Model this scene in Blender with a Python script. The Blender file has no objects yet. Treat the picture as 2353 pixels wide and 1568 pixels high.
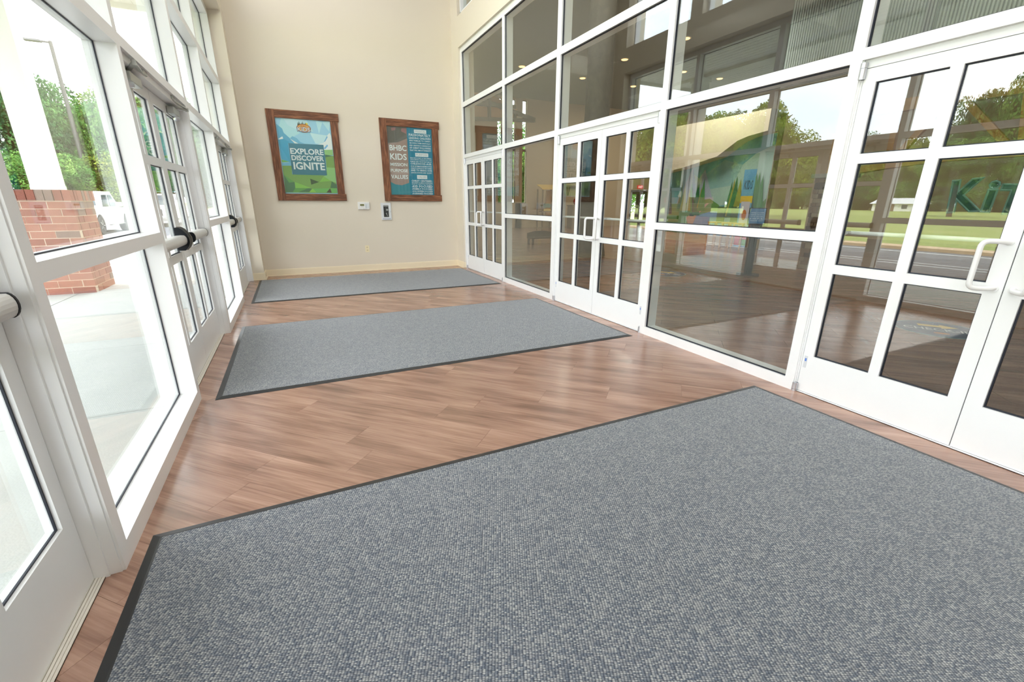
import bpy, bmesh, math, random
import numpy as np
from mathutils import Vector, Matrix
random.seed(7)
C = bpy.context.scene.collection
SC = bpy.context.scene

# ------------------------------------------------------------------ camera
YAW, PITCH, ROLL, F, CX, CY = 0.4501, 0.3113, 0.0045, 1013.67, 0.79, 6.57
cy_, sy_ = math.cos(YAW), math.sin(YAW); cp_, sp_ = math.cos(PITCH), math.sin(PITCH)
fwd = Vector((sy_*cp_, cy_*cp_, -sp_)); rt = Vector((cy_, -sy_, 0)); up = rt.cross(fwd)
r2 = rt*math.cos(ROLL) + up*math.sin(ROLL); u2 = -rt*math.sin(ROLL) + up*math.cos(ROLL)
cam = bpy.data.cameras.new('camera'); cam_o = bpy.data.objects.new('camera', cam); C.objects.link(cam_o)
M = Matrix((r2, u2, -fwd)).transposed().to_4x4(); M.translation = (0, 0, 1.36)
cam_o.matrix_world = M
cam.sensor_fit = 'HORIZONTAL'; cam.sensor_width = 36; cam.lens = F*36/2353
cam.shift_x = -CX/2353; cam.shift_y = CY/2353
cam.clip_start = 0.02; cam.clip_end = 1000
SC.camera = cam_o

# ------------------------------------------------------------------ colour management / exposure
SC.view_settings.view_transform = 'Standard'; SC.view_settings.look = 'None'
SC.view_settings.gamma = 1.0; SC.view_settings.use_curve_mapping = False
SC.view_settings.exposure = 0.0
SC.cycles.max_bounces = 10; SC.cycles.diffuse_bounces = 5; SC.cycles.glossy_bounces = 6
SC.cycles.transparent_max_bounces = 32; SC.cycles.use_denoising = True
SC.cycles.sample_clamp_indirect = 6.0
SC.cycles.caustics_reflective = False; SC.cycles.caustics_refractive = False

# ------------------------------------------------------------------ world: bright, softly clouded sky
W = bpy.data.worlds.new('sky'); SC.world = W; W.use_nodes = True
nt = W.node_tree; nt.nodes.clear()
wo = nt.nodes.new('ShaderNodeOutputWorld'); bg = nt.nodes.new('ShaderNodeBackground')
tc = nt.nodes.new('ShaderNodeTexCoord'); no = nt.nodes.new('ShaderNodeTexNoise'); cr = nt.nodes.new('ShaderNodeValToRGB')
mp = nt.nodes.new('ShaderNodeMapping'); mp.inputs['Scale'].default_value = (1, 1, 2.6)
no.inputs['Scale'].default_value = 2.2; no.inputs['Detail'].default_value = 5; no.inputs['Roughness'].default_value = 0.55
cr.color_ramp.elements[0].position = 0.36; cr.color_ramp.elements[0].color = (0.74, 0.83, 0.98, 1)
cr.color_ramp.elements[1].position = 0.58; cr.color_ramp.elements[1].color = (1, 1, 1, 1)
nt.links.new(tc.outputs['Generated'], mp.inputs[0]); nt.links.new(mp.outputs[0], no.inputs['Vector'])
nt.links.new(no.outputs[0], cr.inputs[0]); nt.links.new(cr.outputs[0], bg.inputs[0]); nt.links.new(bg.outputs[0], wo.inputs[0])
SKY = 7.5
bg.inputs[1].default_value = SKY

def light(kind, name, loc, energy, col=(1, 1, 1), size=None, rot=(0, 0, 0), sy=None, angle=None):
    l = bpy.data.lights.new(name, kind); l.energy = energy; l.color = col
    if size:
        l.size = size
        if sy: l.shape = 'RECTANGLE'; l.size_y = sy
    if angle: l.angle = angle
    o = bpy.data.objects.new(name, l); o.location = loc; o.rotation_euler = rot; C.objects.link(o); return o
# soft high sun from behind the building (falls on lawn, road and trees, the entrance stays in shade)
light('SUN', 'sun', (0, 0, 30), 7.5, (1.0, 0.95, 0.86), rot=(math.radians(14), math.radians(38), 0), angle=math.radians(6))
# added fill lights that brighten the vestibule from its unseen ceiling
VEST = 82
for yy in (-1.5, 2.2, 5.8):
    light('AREA', 'vestibule_fill', (1.25, yy, 6.4), VEST, (0.97, 0.98, 1.0), size=2.6, sy=2.6)
# added fill lights over the lobby, besides its modelled downlights
for xx, yy in ((6.5, 1.0), (6.5, 8.5), (10.5, 16.0), (16.5, 18.5), (11, 5)):
    light('AREA', 'lobby_fill', (xx, yy, 6.25), 45 if yy < 12 else 170, (1.0, 0.93, 0.82), size=2.0, sy=2.0)

light('AREA', 'mural_fill', (10.8, 10.6, 5.6), 160, (1.0, 0.96, 0.9), size=1.2, rot=(0, math.radians(-40), 0))  # extra fill light, put in to brighten the mural wall

# ------------------------------------------------------------------ materials
def srgb(r, g, b):
    f = lambda c: (c/255/12.92) if c/255 <= 0.04045 else ((c/255+0.055)/1.055)**2.4
    return (f(r), f(g), f(b), 1)
MATS = {}
def mat(name, col, rough=0.6, metal=0.0, coat=0.0, noise=None, bump=None, spec=None, emis=None):
    """noise=(scale, amount, second colour) ; bump=(scale, strength)"""
    if name in MATS: return MATS[name]
    m = bpy.data.materials.new(name); m.use_nodes = True; n = m.node_tree; b = n.nodes['Principled BSDF']
    b.inputs['Base Color'].default_value = col if len(col) == 4 else (*col, 1)
    b.inputs['Roughness'].default_value = rough; b.inputs['Metallic'].default_value = metal
    if spec is not None: b.inputs['Specular IOR Level'].default_value = spec
    if coat: b.inputs['Coat Weight'].default_value = coat; b.inputs['Coat Roughness'].default_value = 0.05
    if emis: b.inputs['Emission Color'].default_value = emis[0]; b.inputs['Emission Strength'].default_value = emis[1]
    t = n.nodes.new('ShaderNodeTexCoord')
    sc, am, c2 = noise if noise else (9.0, 0.06, tuple(0.8*c for c in b.inputs['Base Color'].default_value[:3])+(1,))
    nz = n.nodes.new('ShaderNodeTexNoise'); nz.inputs['Scale'].default_value = sc; nz.inputs['Detail'].default_value = 4
    mx = n.nodes.new('ShaderNodeMix'); mx.data_type = 'RGBA'
    mr = n.nodes.new('ShaderNodeMapRange'); mr.inputs[1].default_value = 0.3; mr.inputs[2].default_value = 0.7; mr.inputs[4].default_value = am
    n.links.new(t.outputs['Object'], nz.inputs['Vector']); n.links.new(nz.outputs[0], mr.inputs[0]); n.links.new(mr.outputs[0], mx.inputs[0])
    mx.inputs[6].default_value = b.inputs['Base Color'].default_value; mx.inputs[7].default_value = c2
    n.links.new(mx.outputs[2], b.inputs['Base Color'])
    if bump:
        n2 = n.nodes.new('ShaderNodeTexNoise'); n2.inputs['Scale'].default_value = bump[0]; n2.inputs['Detail'].default_value = 3
        bp = n.nodes.new('ShaderNodeBump'); bp.inputs['Strength'].default_value = bump[1]; bp.inputs['Distance'].default_value = 0.01
        n.links.new(t.outputs['Object'], n2.inputs['Vector']); n.links.new(n2.outputs[0], bp.inputs['Height']); n.links.new(bp.outputs[0], b.inputs['Normal'])
    MATS[name] = m; return m

def glass(name, r0, tint):
    m = bpy.data.materials.new(name); m.use_nodes = True; n = m.node_tree; n.nodes.clear()
    o = n.nodes.new('ShaderNodeOutputMaterial'); mix = n.nodes.new('ShaderNodeMixShader')
    tr = n.nodes.new('ShaderNodeBsdfTransparent'); tr.inputs[0].default_value = (*tint, 1)
    gl = n.nodes.new('ShaderNodeBsdfGlossy'); gl.inputs['Roughness'].default_value = 0.0; gl.inputs[0].default_value = (0.98, 1.0, 0.99, 1)
    lw = n.nodes.new('ShaderNodeLayerWeight'); lw.inputs[0].default_value = 0.5
    pw = n.nodes.new('ShaderNodeMath'); pw.operation = 'POWER'; pw.inputs[1].default_value = 5
    ma = n.nodes.new('ShaderNodeMath'); ma.operation = 'MULTIPLY_ADD'; ma.inputs[1].default_value = 1-r0; ma.inputs[2].default_value = r0
    n.links.new(lw.outputs['Facing'], pw.inputs[0]); n.links.new(pw.outputs[0], ma.inputs[0]); n.links.new(ma.outputs[0], mix.inputs[0])
    n.links.new(tr.outputs[0], mix.inputs[1]); n.links.new(gl.outputs[0], mix.inputs[2]); n.links.new(mix.outputs[0], o.inputs[0])
    MATS[name] = m; return m
GL = glass('glass_clear', 0.06, (0.975, 0.985, 0.98))
GR = glass('glass_coated', 0.10, (0.93, 0.95, 0.93))
GH = glass('glass_plain', 0.025, (0.95, 0.97, 0.96))

WHITE = mat('white_aluminium', (0.86, 0.87, 0.875), 0.32, spec=0.4)
GASK = mat('black_gasket', (0.012, 0.016, 0.03), 0.5)
CREAM = mat('cream_plaster', srgb(224, 215, 198), 0.75, bump=(260, 0.08), noise=(1.2, 0.12, srgb(216, 206, 187)))
CREAMT = mat('cream_gloss_trim', srgb(240, 228, 200), 0.35)
CEIL = mat('white_ceiling', (0.85, 0.85, 0.83), 0.8)
BLACKP = mat('black_plastic', (0.006, 0.008, 0.011), 0.45, spec=0.25)
METAL = mat('brushed_aluminium', (0.62, 0.64, 0.68), 0.3, metal=0.9)
PAINTG = mat('grey_painted_bar', (0.62, 0.62, 0.60), 0.35)
CLOS = mat('closer_grey', (0.46, 0.48, 0.46), 0.35, metal=0.5)
PULL = mat('satin_white_pull', (0.84, 0.84, 0.84), 0.25)

def wood_floor(name, planks=False):
    m = bpy.data.materials.new(name); m.use_nodes = True; n = m.node_tree; b = n.nodes['Principled BSDF']; L = n.links.new
    t = n.nodes.new('ShaderNodeTexCoord'); oi = n.nodes.new('ShaderNodeObjectInfo')
    mp = n.nodes.new('ShaderNodeMapping')
    if planks: mp.inputs['Rotation'].default_value = (0, 0, math.radians(45))
    L(t.outputs['Object'], mp.inputs[0])
    add = n.nodes.new('ShaderNodeVectorMath'); add.operation = 'ADD'
    cmb = n.nodes.new('ShaderNodeCombineXYZ'); mu = n.nodes.new('ShaderNodeMath'); mu.operation = 'MULTIPLY'; mu.inputs[1].default_value = 40
    L(oi.outputs['Random'], mu.inputs[0]); L(mu.outputs[0], cmb.inputs[0]); L(mu.outputs[0], cmb.inputs[1]); L(mp.outputs[0], add.inputs[0]); L(cmb.outputs[0], add.inputs[1])
    s1 = n.nodes.new('ShaderNodeMapping'); s1.inputs['Scale'].default_value = (1.1, 13, 1); L(add.outputs[0], s1.inputs[0])
    g1 = n.nodes.new('ShaderNodeTexNoise'); g1.inputs['Scale'].default_value = 1.0; g1.inputs['Detail'].default_value = 6; g1.inputs['Roughness'].default_value = 0.62; g1.inputs['Distortion'].default_value = 0.6; L(s1.outputs[0], g1.inputs['Vector'])
    s2 = n.nodes.new('ShaderNodeMapping'); s2.inputs['Scale'].default_value = (3, 90, 1); L(add.outputs[0], s2.inputs[0])
    g2 = n.nodes.new('ShaderNodeTexNoise'); g2.inputs['Scale'].default_value = 1.0; g2.inputs['Detail'].default_value = 3; L(s2.outputs[0], g2.inputs['Vector'])
    s3 = n.nodes.new('ShaderNodeMapping'); s3.inputs['Scale'].default_value = (1.3, 6, 1); L(add.outputs[0], s3.inputs[0])
    g3 = n.nodes.new('ShaderNodeTexNoise'); g3.inputs['Scale'].default_value = 1.0; g3.inputs['Detail'].default_value = 3; L(s3.outputs[0], g3.inputs['Vector'])
    a1 = n.nodes.new('ShaderNodeMath'); a1.operation = 'MULTIPLY_ADD'; a1.inputs[1].default_value = 0.24; L(g2.outputs[0], a1.inputs[0])
    a2 = n.nodes.new('ShaderNodeMath'); a2.operation = 'MULTIPLY_ADD'; a2.inputs[1].default_value = 0.42; L(g1.outputs[0], a2.inputs[0]); L(a1.outputs[0], a2.inputs[2])
    a3 = n.nodes.new('ShaderNodeMath'); a3.operation = 'MULTIPLY'; a3.inputs[1].default_value = 0.40; L(g3.outputs[0], a3.inputs[0]); L(a3.outputs[0], a1.inputs[2])
    cr = n.nodes.new('ShaderNodeValToRGB'); e = cr.color_ramp.elements
    e[0].position = 0.40; e[0].color = srgb(122, 90, 74); e[1].position = 0.66; e[1].color = srgb(186, 150, 130)
    k = e.new(0.50); k.color = srgb(150, 114, 96); k = e.new(0.57); k.color = srgb(167, 130, 111)
    L(a2.outputs[0], cr.inputs[0])
    hs = n.nodes.new('ShaderNodeHueSaturation'); mr = n.nodes.new('ShaderNodeMapRange'); mr.inputs[3].default_value = 0.96; mr.inputs[4].default_value = 1.04
    L(oi.outputs['Random'], mr.inputs[0]); L(mr.outputs[0], hs.inputs['Value']); L(cr.outputs[0], hs.inputs['Color'])
    col = hs.outputs[0]
    if planks:
        br = n.nodes.new('ShaderNodeTexBrick'); br.inputs['Scale'].default_value = 1; br.inputs['Brick Width'].default_value = 1.22; br.inputs['Row Height'].default_value = 0.23
        br.inputs['Mortar Size'].default_value = 0.002; br.inputs['Color1'].default_value = (1, 1, 1, 1); br.inputs['Color2'].default_value = (0.86, 0.86, 0.86, 1); br.inputs['Mortar'].default_value = (0.4, 0.35, 0.3, 1)
        L(mp.outputs[0], br.inputs['Vector']); mm = n.nodes.new('ShaderNodeMix'); mm.data_type = 'RGBA'; mm.blend_type = 'MULTIPLY'; mm.inputs[0].default_value = 1
        L(col, mm.inputs[6]); L(br.outputs[0], mm.inputs[7]); col = mm.outputs[2]
    L(col, b.inputs['Base Color'])
    b.inputs['Roughness'].default_value = 0.24; b.inputs['Specular IOR Level'].default_value = 1.0
    bp = n.nodes.new('ShaderNodeBump'); bp.inputs['Strength'].default_value = 0.22; bp.inputs['Distance'].default_value = 0.004
    L(a2.outputs[0], bp.inputs['Height']); L(bp.outputs[0], b.inputs['Normal'])
    MATS[name] = m; return m
WOODF = wood_floor('wood_plank'); WOODL = wood_floor('wood_plank_lobby', True)

def carpet_mat():
    m = bpy.data.materials.new('grey_loop_carpet'); m.use_nodes = True; n = m.node_tree; b = n.nodes['Principled BSDF']; L = n.links.new
    t = n.nodes.new('ShaderNodeTexCoord'); mp = n.nodes.new('ShaderNodeMapping'); mp.inputs['Scale'].default_value = (1, 1, 1); mp.inputs['Rotation'].default_value = (0, 0, math.radians(24))
    mp2 = n.nodes.new('ShaderNodeMapping'); mp2.inputs['Scale'].default_value = (104, 190, 1)
    L(mp.outputs[0], mp2.inputs[0])
    L(t.outputs['Object'], mp.inputs[0])
    v = n.nodes.new('ShaderNodeTexVoronoi'); v.voronoi_dimensions = '2D'; v.inputs['Scale'].default_value = 1; v.inputs['Randomness'].default_value = 0.32; L(mp2.outputs[0], v.inputs['Vector'])
    sp = n.nodes.new('ShaderNodeSeparateColor'); L(v.outputs['Color'], sp.inputs[0])
    cr = n.nodes.new('ShaderNodeValToRGB'); e = cr.color_ramp.elements; e[0].position = 0.0; e[0].color = srgb(112, 122, 134); e[1].position = 1; e[1].color = srgb(196, 198, 196)
    k = e.new(0.35); k.color = srgb(138, 144, 150); k = e.new(0.62); k.color = srgb(166, 168, 170); L(sp.outputs[0], cr.inputs[0])
    dr = n.nodes.new('ShaderNodeMapRange'); dr.inputs[1].default_value = 0.10; dr.inputs[2].default_value = 0.62; dr.inputs[3].default_value = 1; dr.inputs[4].default_value = 0.12; L(v.outputs['Distance'], dr.inputs[0])
    nz = n.nodes.new('ShaderNodeTexNoise'); nz.inputs['Scale'].default_value = 16.0; nz.inputs['Detail'].default_value = 5; L(t.outputs['Object'], nz.inputs['Vector'])
    nr = n.nodes.new('ShaderNodeMapRange'); nr.inputs[1].default_value = 0.3; nr.inputs[2].default_value = 0.7; nr.inputs[3].default_value = 0.86; nr.inputs[4].default_value = 1.08; L(nz.outputs[0], nr.inputs[0])
    mu = n.nodes.new('ShaderNodeMath'); mu.operation = 'MULTIPLY'; L(dr.outputs[0], mu.inputs[0]); L(nr.outputs[0], mu.inputs[1])
    mx = n.nodes.new('ShaderNodeMix'); mx.data_type = 'RGBA'; mx.inputs[6].default_value = srgb(16, 32, 54); L(cr.outputs[0], mx.inputs[7]); L(mu.outputs[0], mx.inputs[0]); L(mx.outputs[2], b.inputs['Base Color'])
    b.inputs['Roughness'].default_value = 0.95; b.inputs['Specular IOR Level'].default_value = 0.15; b.inputs['Sheen Weight'].default_value = 0.45; b.inputs['Sheen Roughness'].default_value = 0.5
    bp = n.nodes.new('ShaderNodeBump'); bp.inputs['Strength'].default_value = 0.5; bp.inputs['Distance'].default_value = 0.003; L(dr.outputs[0], bp.inputs['Height']); L(bp.outputs[0], b.inputs['Normal'])
    MATS['carpet'] = m; return m
CARPET = carpet_mat()
RUBBER = mat('black_rubber', (0.018, 0.019, 0.021), 0.42, spec=0.5)

# ------------------------------------------------------------------ geometry helpers
def rounded(P, r, n=5):
    P = [Vector(p) for p in P]; out = [P[0]]
    for i in range(1, len(P)-1):
        a, b, c = P[i-1], P[i], P[i+1]; d1 = (a-b).normalized(); d2 = (c-b).normalized(); q = min(r, (a-b).length*0.48, (c-b).length*0.48)
        s_, e_ = b+d1*q, b+d2*q
        for k in range(n+1):
            t = k/n; out.append(s_*(1-t)**2+b*2*t*(1-t)+e_*t*t)
    return out+[P[-1]]
class MB:
    def __init__(s): s.v = []; s.f = []; s.mi = []; s.mats = []; s.cur = 0
    def use(s, m):
        if m not in s.mats: s.mats.append(m)
        s.cur = s.mats.index(m); return s
    def addf(s, vs, fs):
        o = len(s.v); s.v += [tuple(p) for p in vs]
        for f in fs: s.f.append(tuple(o+i for i in f)); s.mi.append(s.cur)
        return s
    def box(s, x0, x1, y0, y1, z0, z1):
        if x0 > x1: x0, x1 = x1, x0
        if y0 > y1: y0, y1 = y1, y0
        if z0 > z1: z0, z1 = z1, z0
        return s.addf([(x0,y0,z0),(x1,y0,z0),(x1,y1,z0),(x0,y1,z0),(x0,y0,z1),(x1,y0,z1),(x1,y1,z1),(x0,y1,z1)],
                      [(0,3,2,1),(4,5,6,7),(0,1,5,4),(1,2,6,5),(2,3,7,6),(3,0,4,7)])
    def prism(s, pts, axis, a, b):
        """extrude the closed polygon pts (2D, in the two other axes in order) from a to b along axis"""
        n = len(pts)
        def mk(p, h):
            if axis == 'x': return (h, p[0], p[1])
            if axis == 'y': return (p[0], h, p[1])
            return (p[0], p[1], h)
        vs = [mk(p, a) for p in pts]+[mk(p, b) for p in pts]
        return s.addf(vs, [tuple(range(n))[::-1], tuple(range(n, 2*n))]+[(i, (i+1) % n, n+(i+1) % n, n+i) for i in range(n)])
    def tube(s, path, r, n=10, caps=True):
        P = [Vector(p) for p in path]; rs = r if isinstance(r, (list, tuple)) else [r]*len(P)
        o = len(s.v); ref = None
        for i, p in enumerate(P):
            d = (P[min(i+1, len(P)-1)]-P[max(i-1, 0)]).normalized()
            if ref is None: ref = Vector((0, 0, 1)) if abs(d.z) < 0.9 else Vector((1, 0, 0))
            a = d.cross(ref).normalized(); c = a.cross(d).normalized(); ref = c
            for k in range(n):
                t = 2*math.pi*k/n; s.v.append(tuple(p+(a*math.cos(t)+c*math.sin(t))*rs[i]))
        for i in range(len(P)-1):
            for k in range(n):
                s.f.append((o+i*n+k, o+i*n+(k+1) % n, o+(i+1)*n+(k+1) % n, o+(i+1)*n+k)); s.mi.append(s.cur)
        if caps:
            s.f.append(tuple(o+k for k in range(n))[::-1]); s.mi.append(s.cur)
            e = o+(len(P)-1)*n; s.f.append(tuple(e+k for k in range(n))); s.mi.append(s.cur)
        return s
    def lathe(s, prof, cx, cy, n=20, axis='z'):
        o = len(s.v)
        for (r, h) in prof:
            for k in range(n):
                t = 2*math.pi*k/n; a, b = r*math.cos(t), r*math.sin(t)
                if axis == 'z': s.v.append((cx+a, cy+b, h))
                elif axis == 'x': s.v.append((h, cx+a, cy+b))
                else: s.v.append((cx+a, h, cy+b))
        for i in range(len(prof)-1):
            for k in range(n):
                s.f.append((o+i*n+k, o+i*n+(k+1) % n, o+(i+1)*n+(k+1) % n, o+(i+1)*n+k)); s.mi.append(s.cur)
        s.f.append(tuple(o+k for k in range(n))[::-1]); s.mi.append(s.cur)
        e = o+(len(prof)-1)*n; s.f.append(tuple(e+k for k in range(n))); s.mi.append(s.cur)
        return s
    def bar(s, a, b, w, t):
        """rectangular bar from a to b, width w and thickness t"""
        a = Vector(a); b = Vector(b); d = (b-a).normalized(); ref = Vector((0, 0, 1)) if abs(d.z) < 0.95 else Vector((0, 1, 0))
        u = d.cross(ref).normalized()*w/2; v = d.cross(u).normalized()*t/2
        vs = [a-u-v, a+u-v, a+u+v, a-u+v, b-u-v, b+u-v, b+u+v, b-u+v]
        return s.addf(vs, [(0,3,2,1),(4,5,6,7),(0,1,5,4),(1,2,6,5),(2,3,7,6),(3,0,4,7)])
    def build(s, name, m=None, parent=None, smooth=False, fix=False, bevel=0):
        me = bpy.data.meshes.new(name); me.from_pydata(s.v, [], s.f)
        for mm in (s.mats if s.mats else [m]): me.materials.append(mm)
        if s.mats: me.polygons.foreach_set('material_index', s.mi)
        if fix or bevel:
            bm = bmesh.new(); bm.from_mesh(me); bmesh.ops.recalc_face_normals(bm, faces=bm.faces)
            if bevel: bmesh.ops.bevel(bm, geom=bm.edges[:], offset=bevel, segments=2, affect='EDGES', profile=0.5)
            bm.to_mesh(me); bm.free()
        if smooth:
            me.polygons.foreach_set('use_smooth', [True]*len(me.polygons))
            try: me.set_sharp_from_angle(angle=math.radians(40))
            except Exception: pass
        me.update()
        o = bpy.data.objects.new(name, me); C.objects.link(o)
        if parent is not None:
            o.parent = parent; o.matrix_parent_inverse = Matrix.Translation(-Vector(parent.location))
        return o
def box(*a): return MB().box(*a)
def tag(o, label=None, cat=None, group=None, kind=None):
    if label: o['label'] = label
    if cat: o['category'] = cat
    if group: o['group'] = group
    if kind: o['kind'] = kind
    return o
def thing(name, loc, label, cat, group=None):
    o = bpy.data.objects.new(name, None); o.location = loc; o.empty_display_size = 0.1; C.objects.link(o)
    return tag(o, label, cat, group)
def struct(name, mb, m=None, parent=None, **k):
    o = mb.build(name, m, parent, **k)
    if parent is None: o['kind'] = 'structure'
    return o
def sempty(name, loc=(0, 0, 0)):
    o = bpy.data.objects.new(name, None); o.location = loc; C.objects.link(o); o['kind'] = 'structure'; return o

DG = None
def text_geo(txt, bold=0.0, res=2):
    cu = bpy.data.curves.new('t', 'FONT'); cu.body = txt; cu.size = 1; cu.offset = bold; cu.resolution_u = res; cu.fill_mode = 'FRONT'
    o = bpy.data.objects.new('t', cu); C.objects.link(o); bpy.context.view_layer.update()
    dg = bpy.context.evaluated_depsgraph_get(); me = o.evaluated_get(dg).to_mesh()
    vs = [tuple(v.co) for v in me.vertices]; fs = [tuple(p.vertices) for p in me.polygons]
    o.evaluated_get(dg).to_mesh_clear(); bpy.data.objects.remove(o); bpy.data.curves.remove(cu)
    return vs, fs
def text_on(mb, txt, u0, u1, w0, w1, place, bold=0.0, res=2):
    """fit txt into the rectangle u0..u1 x w0..w1, place(u,w)->3D"""
    vs, fs = text_geo(txt, bold, res)
    if not vs: return
    ax, bx = min(v[0] for v in vs), max(v[0] for v in vs); ay, by = min(v[1] for v in vs), max(v[1] for v in vs)
    mb.addf([place(u0+(v[0]-ax)/(bx-ax)*(u1-u0), w0+(v[1]-ay)/(by-ay)*(w1-w0)) for v in vs], fs)

# ------------------------------------------------------------------ dimensions (metres; x to the right, y into the room, z up)
XL, XR = -0.751, 3.277
YE = 9.505; YB = -3.75; ZC = 6.5
MUL = [(-3.63, -3.55), (-1.70, -1.63), (-0.06, 0.013), (1.868, 1.937), (3.51, 3.582), (5.44, 5.533), (7.12, 7.196), (9.05, 9.12)]
BAYS = [('D', 0), ('W', 1), ('D', 2), ('W', 3), ('D', 4), ('W', 5), ('D', 6)]
Z_SILL, Z_M0, Z_M1, Z_T0, Z_T1, Z_U0, Z_U1, Z_P0, Z_P1 = 0.084, 1.104, 1.170, 2.188, 2.262, 3.108, 3.192, 4.036, 4.125

# ------------------------------------------------------------------ floor of the vestibule: separate planks laid at 45 degrees
floor = struct('floor', box(-0.90, 3.42, YB, YE, -0.06, -0.004), mat('floor_underlay', srgb(104, 78, 64), 0.9))
def clip_poly(poly, x0, x1, y0, y1):
    for ax, v, sgn in ((0, x0, 1), (0, x1, -1), (1, y0, 1), (1, y1, -1)):
        out = []
        for i in range(len(poly)):
            a, b = poly[i], poly[(i+1) % len(poly)]
            da, db = (a[ax]-v)*sgn, (b[ax]-v)*sgn
            if da >= 0: out.append(a)
            if (da >= 0) != (db >= 0):
                t = da/(da-db); out.append((a[0]+(b[0]-a[0])*t, a[1]+(b[1]-a[1])*t))
        poly = out
        if len(poly) < 3: return []
    return poly
PWID, PLEN = 0.232, 1.32; s2 = math.sqrt(0.5)
rest = MB(); npl = 0
for r in range(-40, 60):
    off = random.uniform(0, PLEN)
    for k in range(-9, 12):
        u0 = k*PLEN+off; v0 = r*PWID-0.02
        # u along (1,-1), v along (1,1)
        def w(u, v): return ((u+v)*s2, (v-u)*s2)
        g = 0.0005
        poly = [w(u0+g, v0+g), w(u0+PLEN-g, v0+g), w(u0+PLEN-g, v0+PWID-g), w(u0+g, v0+PWID-g)]
        poly = clip_poly(poly, -0.835, 3.33, YB, YE)
        if len(poly) < 3: continue
        A = abs(sum(poly[i][0]*poly[(i+1) % len(poly)][1]-poly[(i+1) % len(poly)][0]*poly[i][1] for i in range(len(poly)))/2)
        if A < 0.002: continue
        cxp = sum(p[0] for p in poly)/len(poly); cyp = sum(p[1] for p in poly)/len(poly)
        # local coordinates with x along the plank
        loc = [(((p[0]-cxp)-(p[1]-cyp))*s2, ((p[0]-cxp)+(p[1]-cyp))*s2) for p in poly]
        if cyp < -0.3:
            rest.prism(poly, 'z', -0.004, 0.0); continue
        o = MB().prism(loc, 'z', -0.004, 0.0).build('plank', WOODF, None, fix=True)
        o.location = (cxp, cyp, 0); o.rotation_euler = (0, 0, -math.pi/4); o.parent = floor; npl += 1
ro = rest.build('plank_field', WOODF, floor, fix=True); ro['kind'] = 'stuff'

# ------------------------------------------------------------------ plaster walls, ceiling, baseboards
struct('wall_end', box(-0.95, 3.55, YE, YE+0.2, 0, ZC), CREAM)
wl = MB().box(-1.05, -0.571, 9.12, YE, 0, ZC).box(-1.05, -0.571, YB, 9.12, Z_P1, 4.62).box(-1.05, -0.571, YB, 9.12, 6.2, ZC).box(-1.05, -0.571, YB, -3.63, 0, ZC)
wr = MB().box(3.24, 3.55, 9.12, YE, 0, ZC).box(3.24, 3.55, YB, 9.12, Z_P1, 4.62).box(3.24, 3.55, YB, 9.12, 6.2, ZC).box(3.24, 3.55, YB, -3.63, 0, ZC)
for (a, b) in MUL[1:-1]:
    wl.box(-1.05, -0.571, a-0.10, b+0.10, 4.62, 6.2); wr.box(3.24, 3.55, a-0.10, b+0.10, 4.62, 6.2)
struct('wall_left', wl, CREAM); struct('wall_right', wr, CREAM)
struct('wall_back', box(-1.05, 3.55, YB-0.2, YB, 0, ZC), CREAM)
struct('ceiling', box(-1.05, 3.55, YB-0.2, YE+0.2, ZC, ZC+0.15), CEIL)
bb = MB().box(-0.571, 3.24, YE-0.016, YE, 0, 0.112).box(-0.571, 3.24, YE-0.011, YE, 0.112, 0.124).box(-0.557, 3.226, YE-0.028, YE-0.016, 0, 0.014)
struct('baseboard_end', bb, CREAMT)
bb = MB().box(-0.571, -0.555, 9.12, YE-0.016, 0, 0.112).box(-0.571, -0.560, 9.12, YE-0.016, 0.112, 0.124).box(-0.752, -0.555, 9.104, 9.12, 0, 0.112).box(-0.752, -0.560, 9.109, 9.12, 0.112, 0.124).box(-0.75, -0.543, 9.092, 9.104, 0, 0.014).box(-0.555, -0.543, 9.104, YE-0.028, 0, 0.014)
struct('baseboard_left', bb, CREAMT)
bb = MB().box(3.224, 3.24, 9.12, YE-0.016, 0, 0.112).box(3.229, 3.24, 9.12, YE-0.016, 0.112, 0.124).box(3.224, 3.275, 9.104, 9.12, 0, 0.112).box(3.212, 3.224, 9.104, YE-0.028, 0, 0.014)
struct('baseboard_right', bb, CREAMT)

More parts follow.
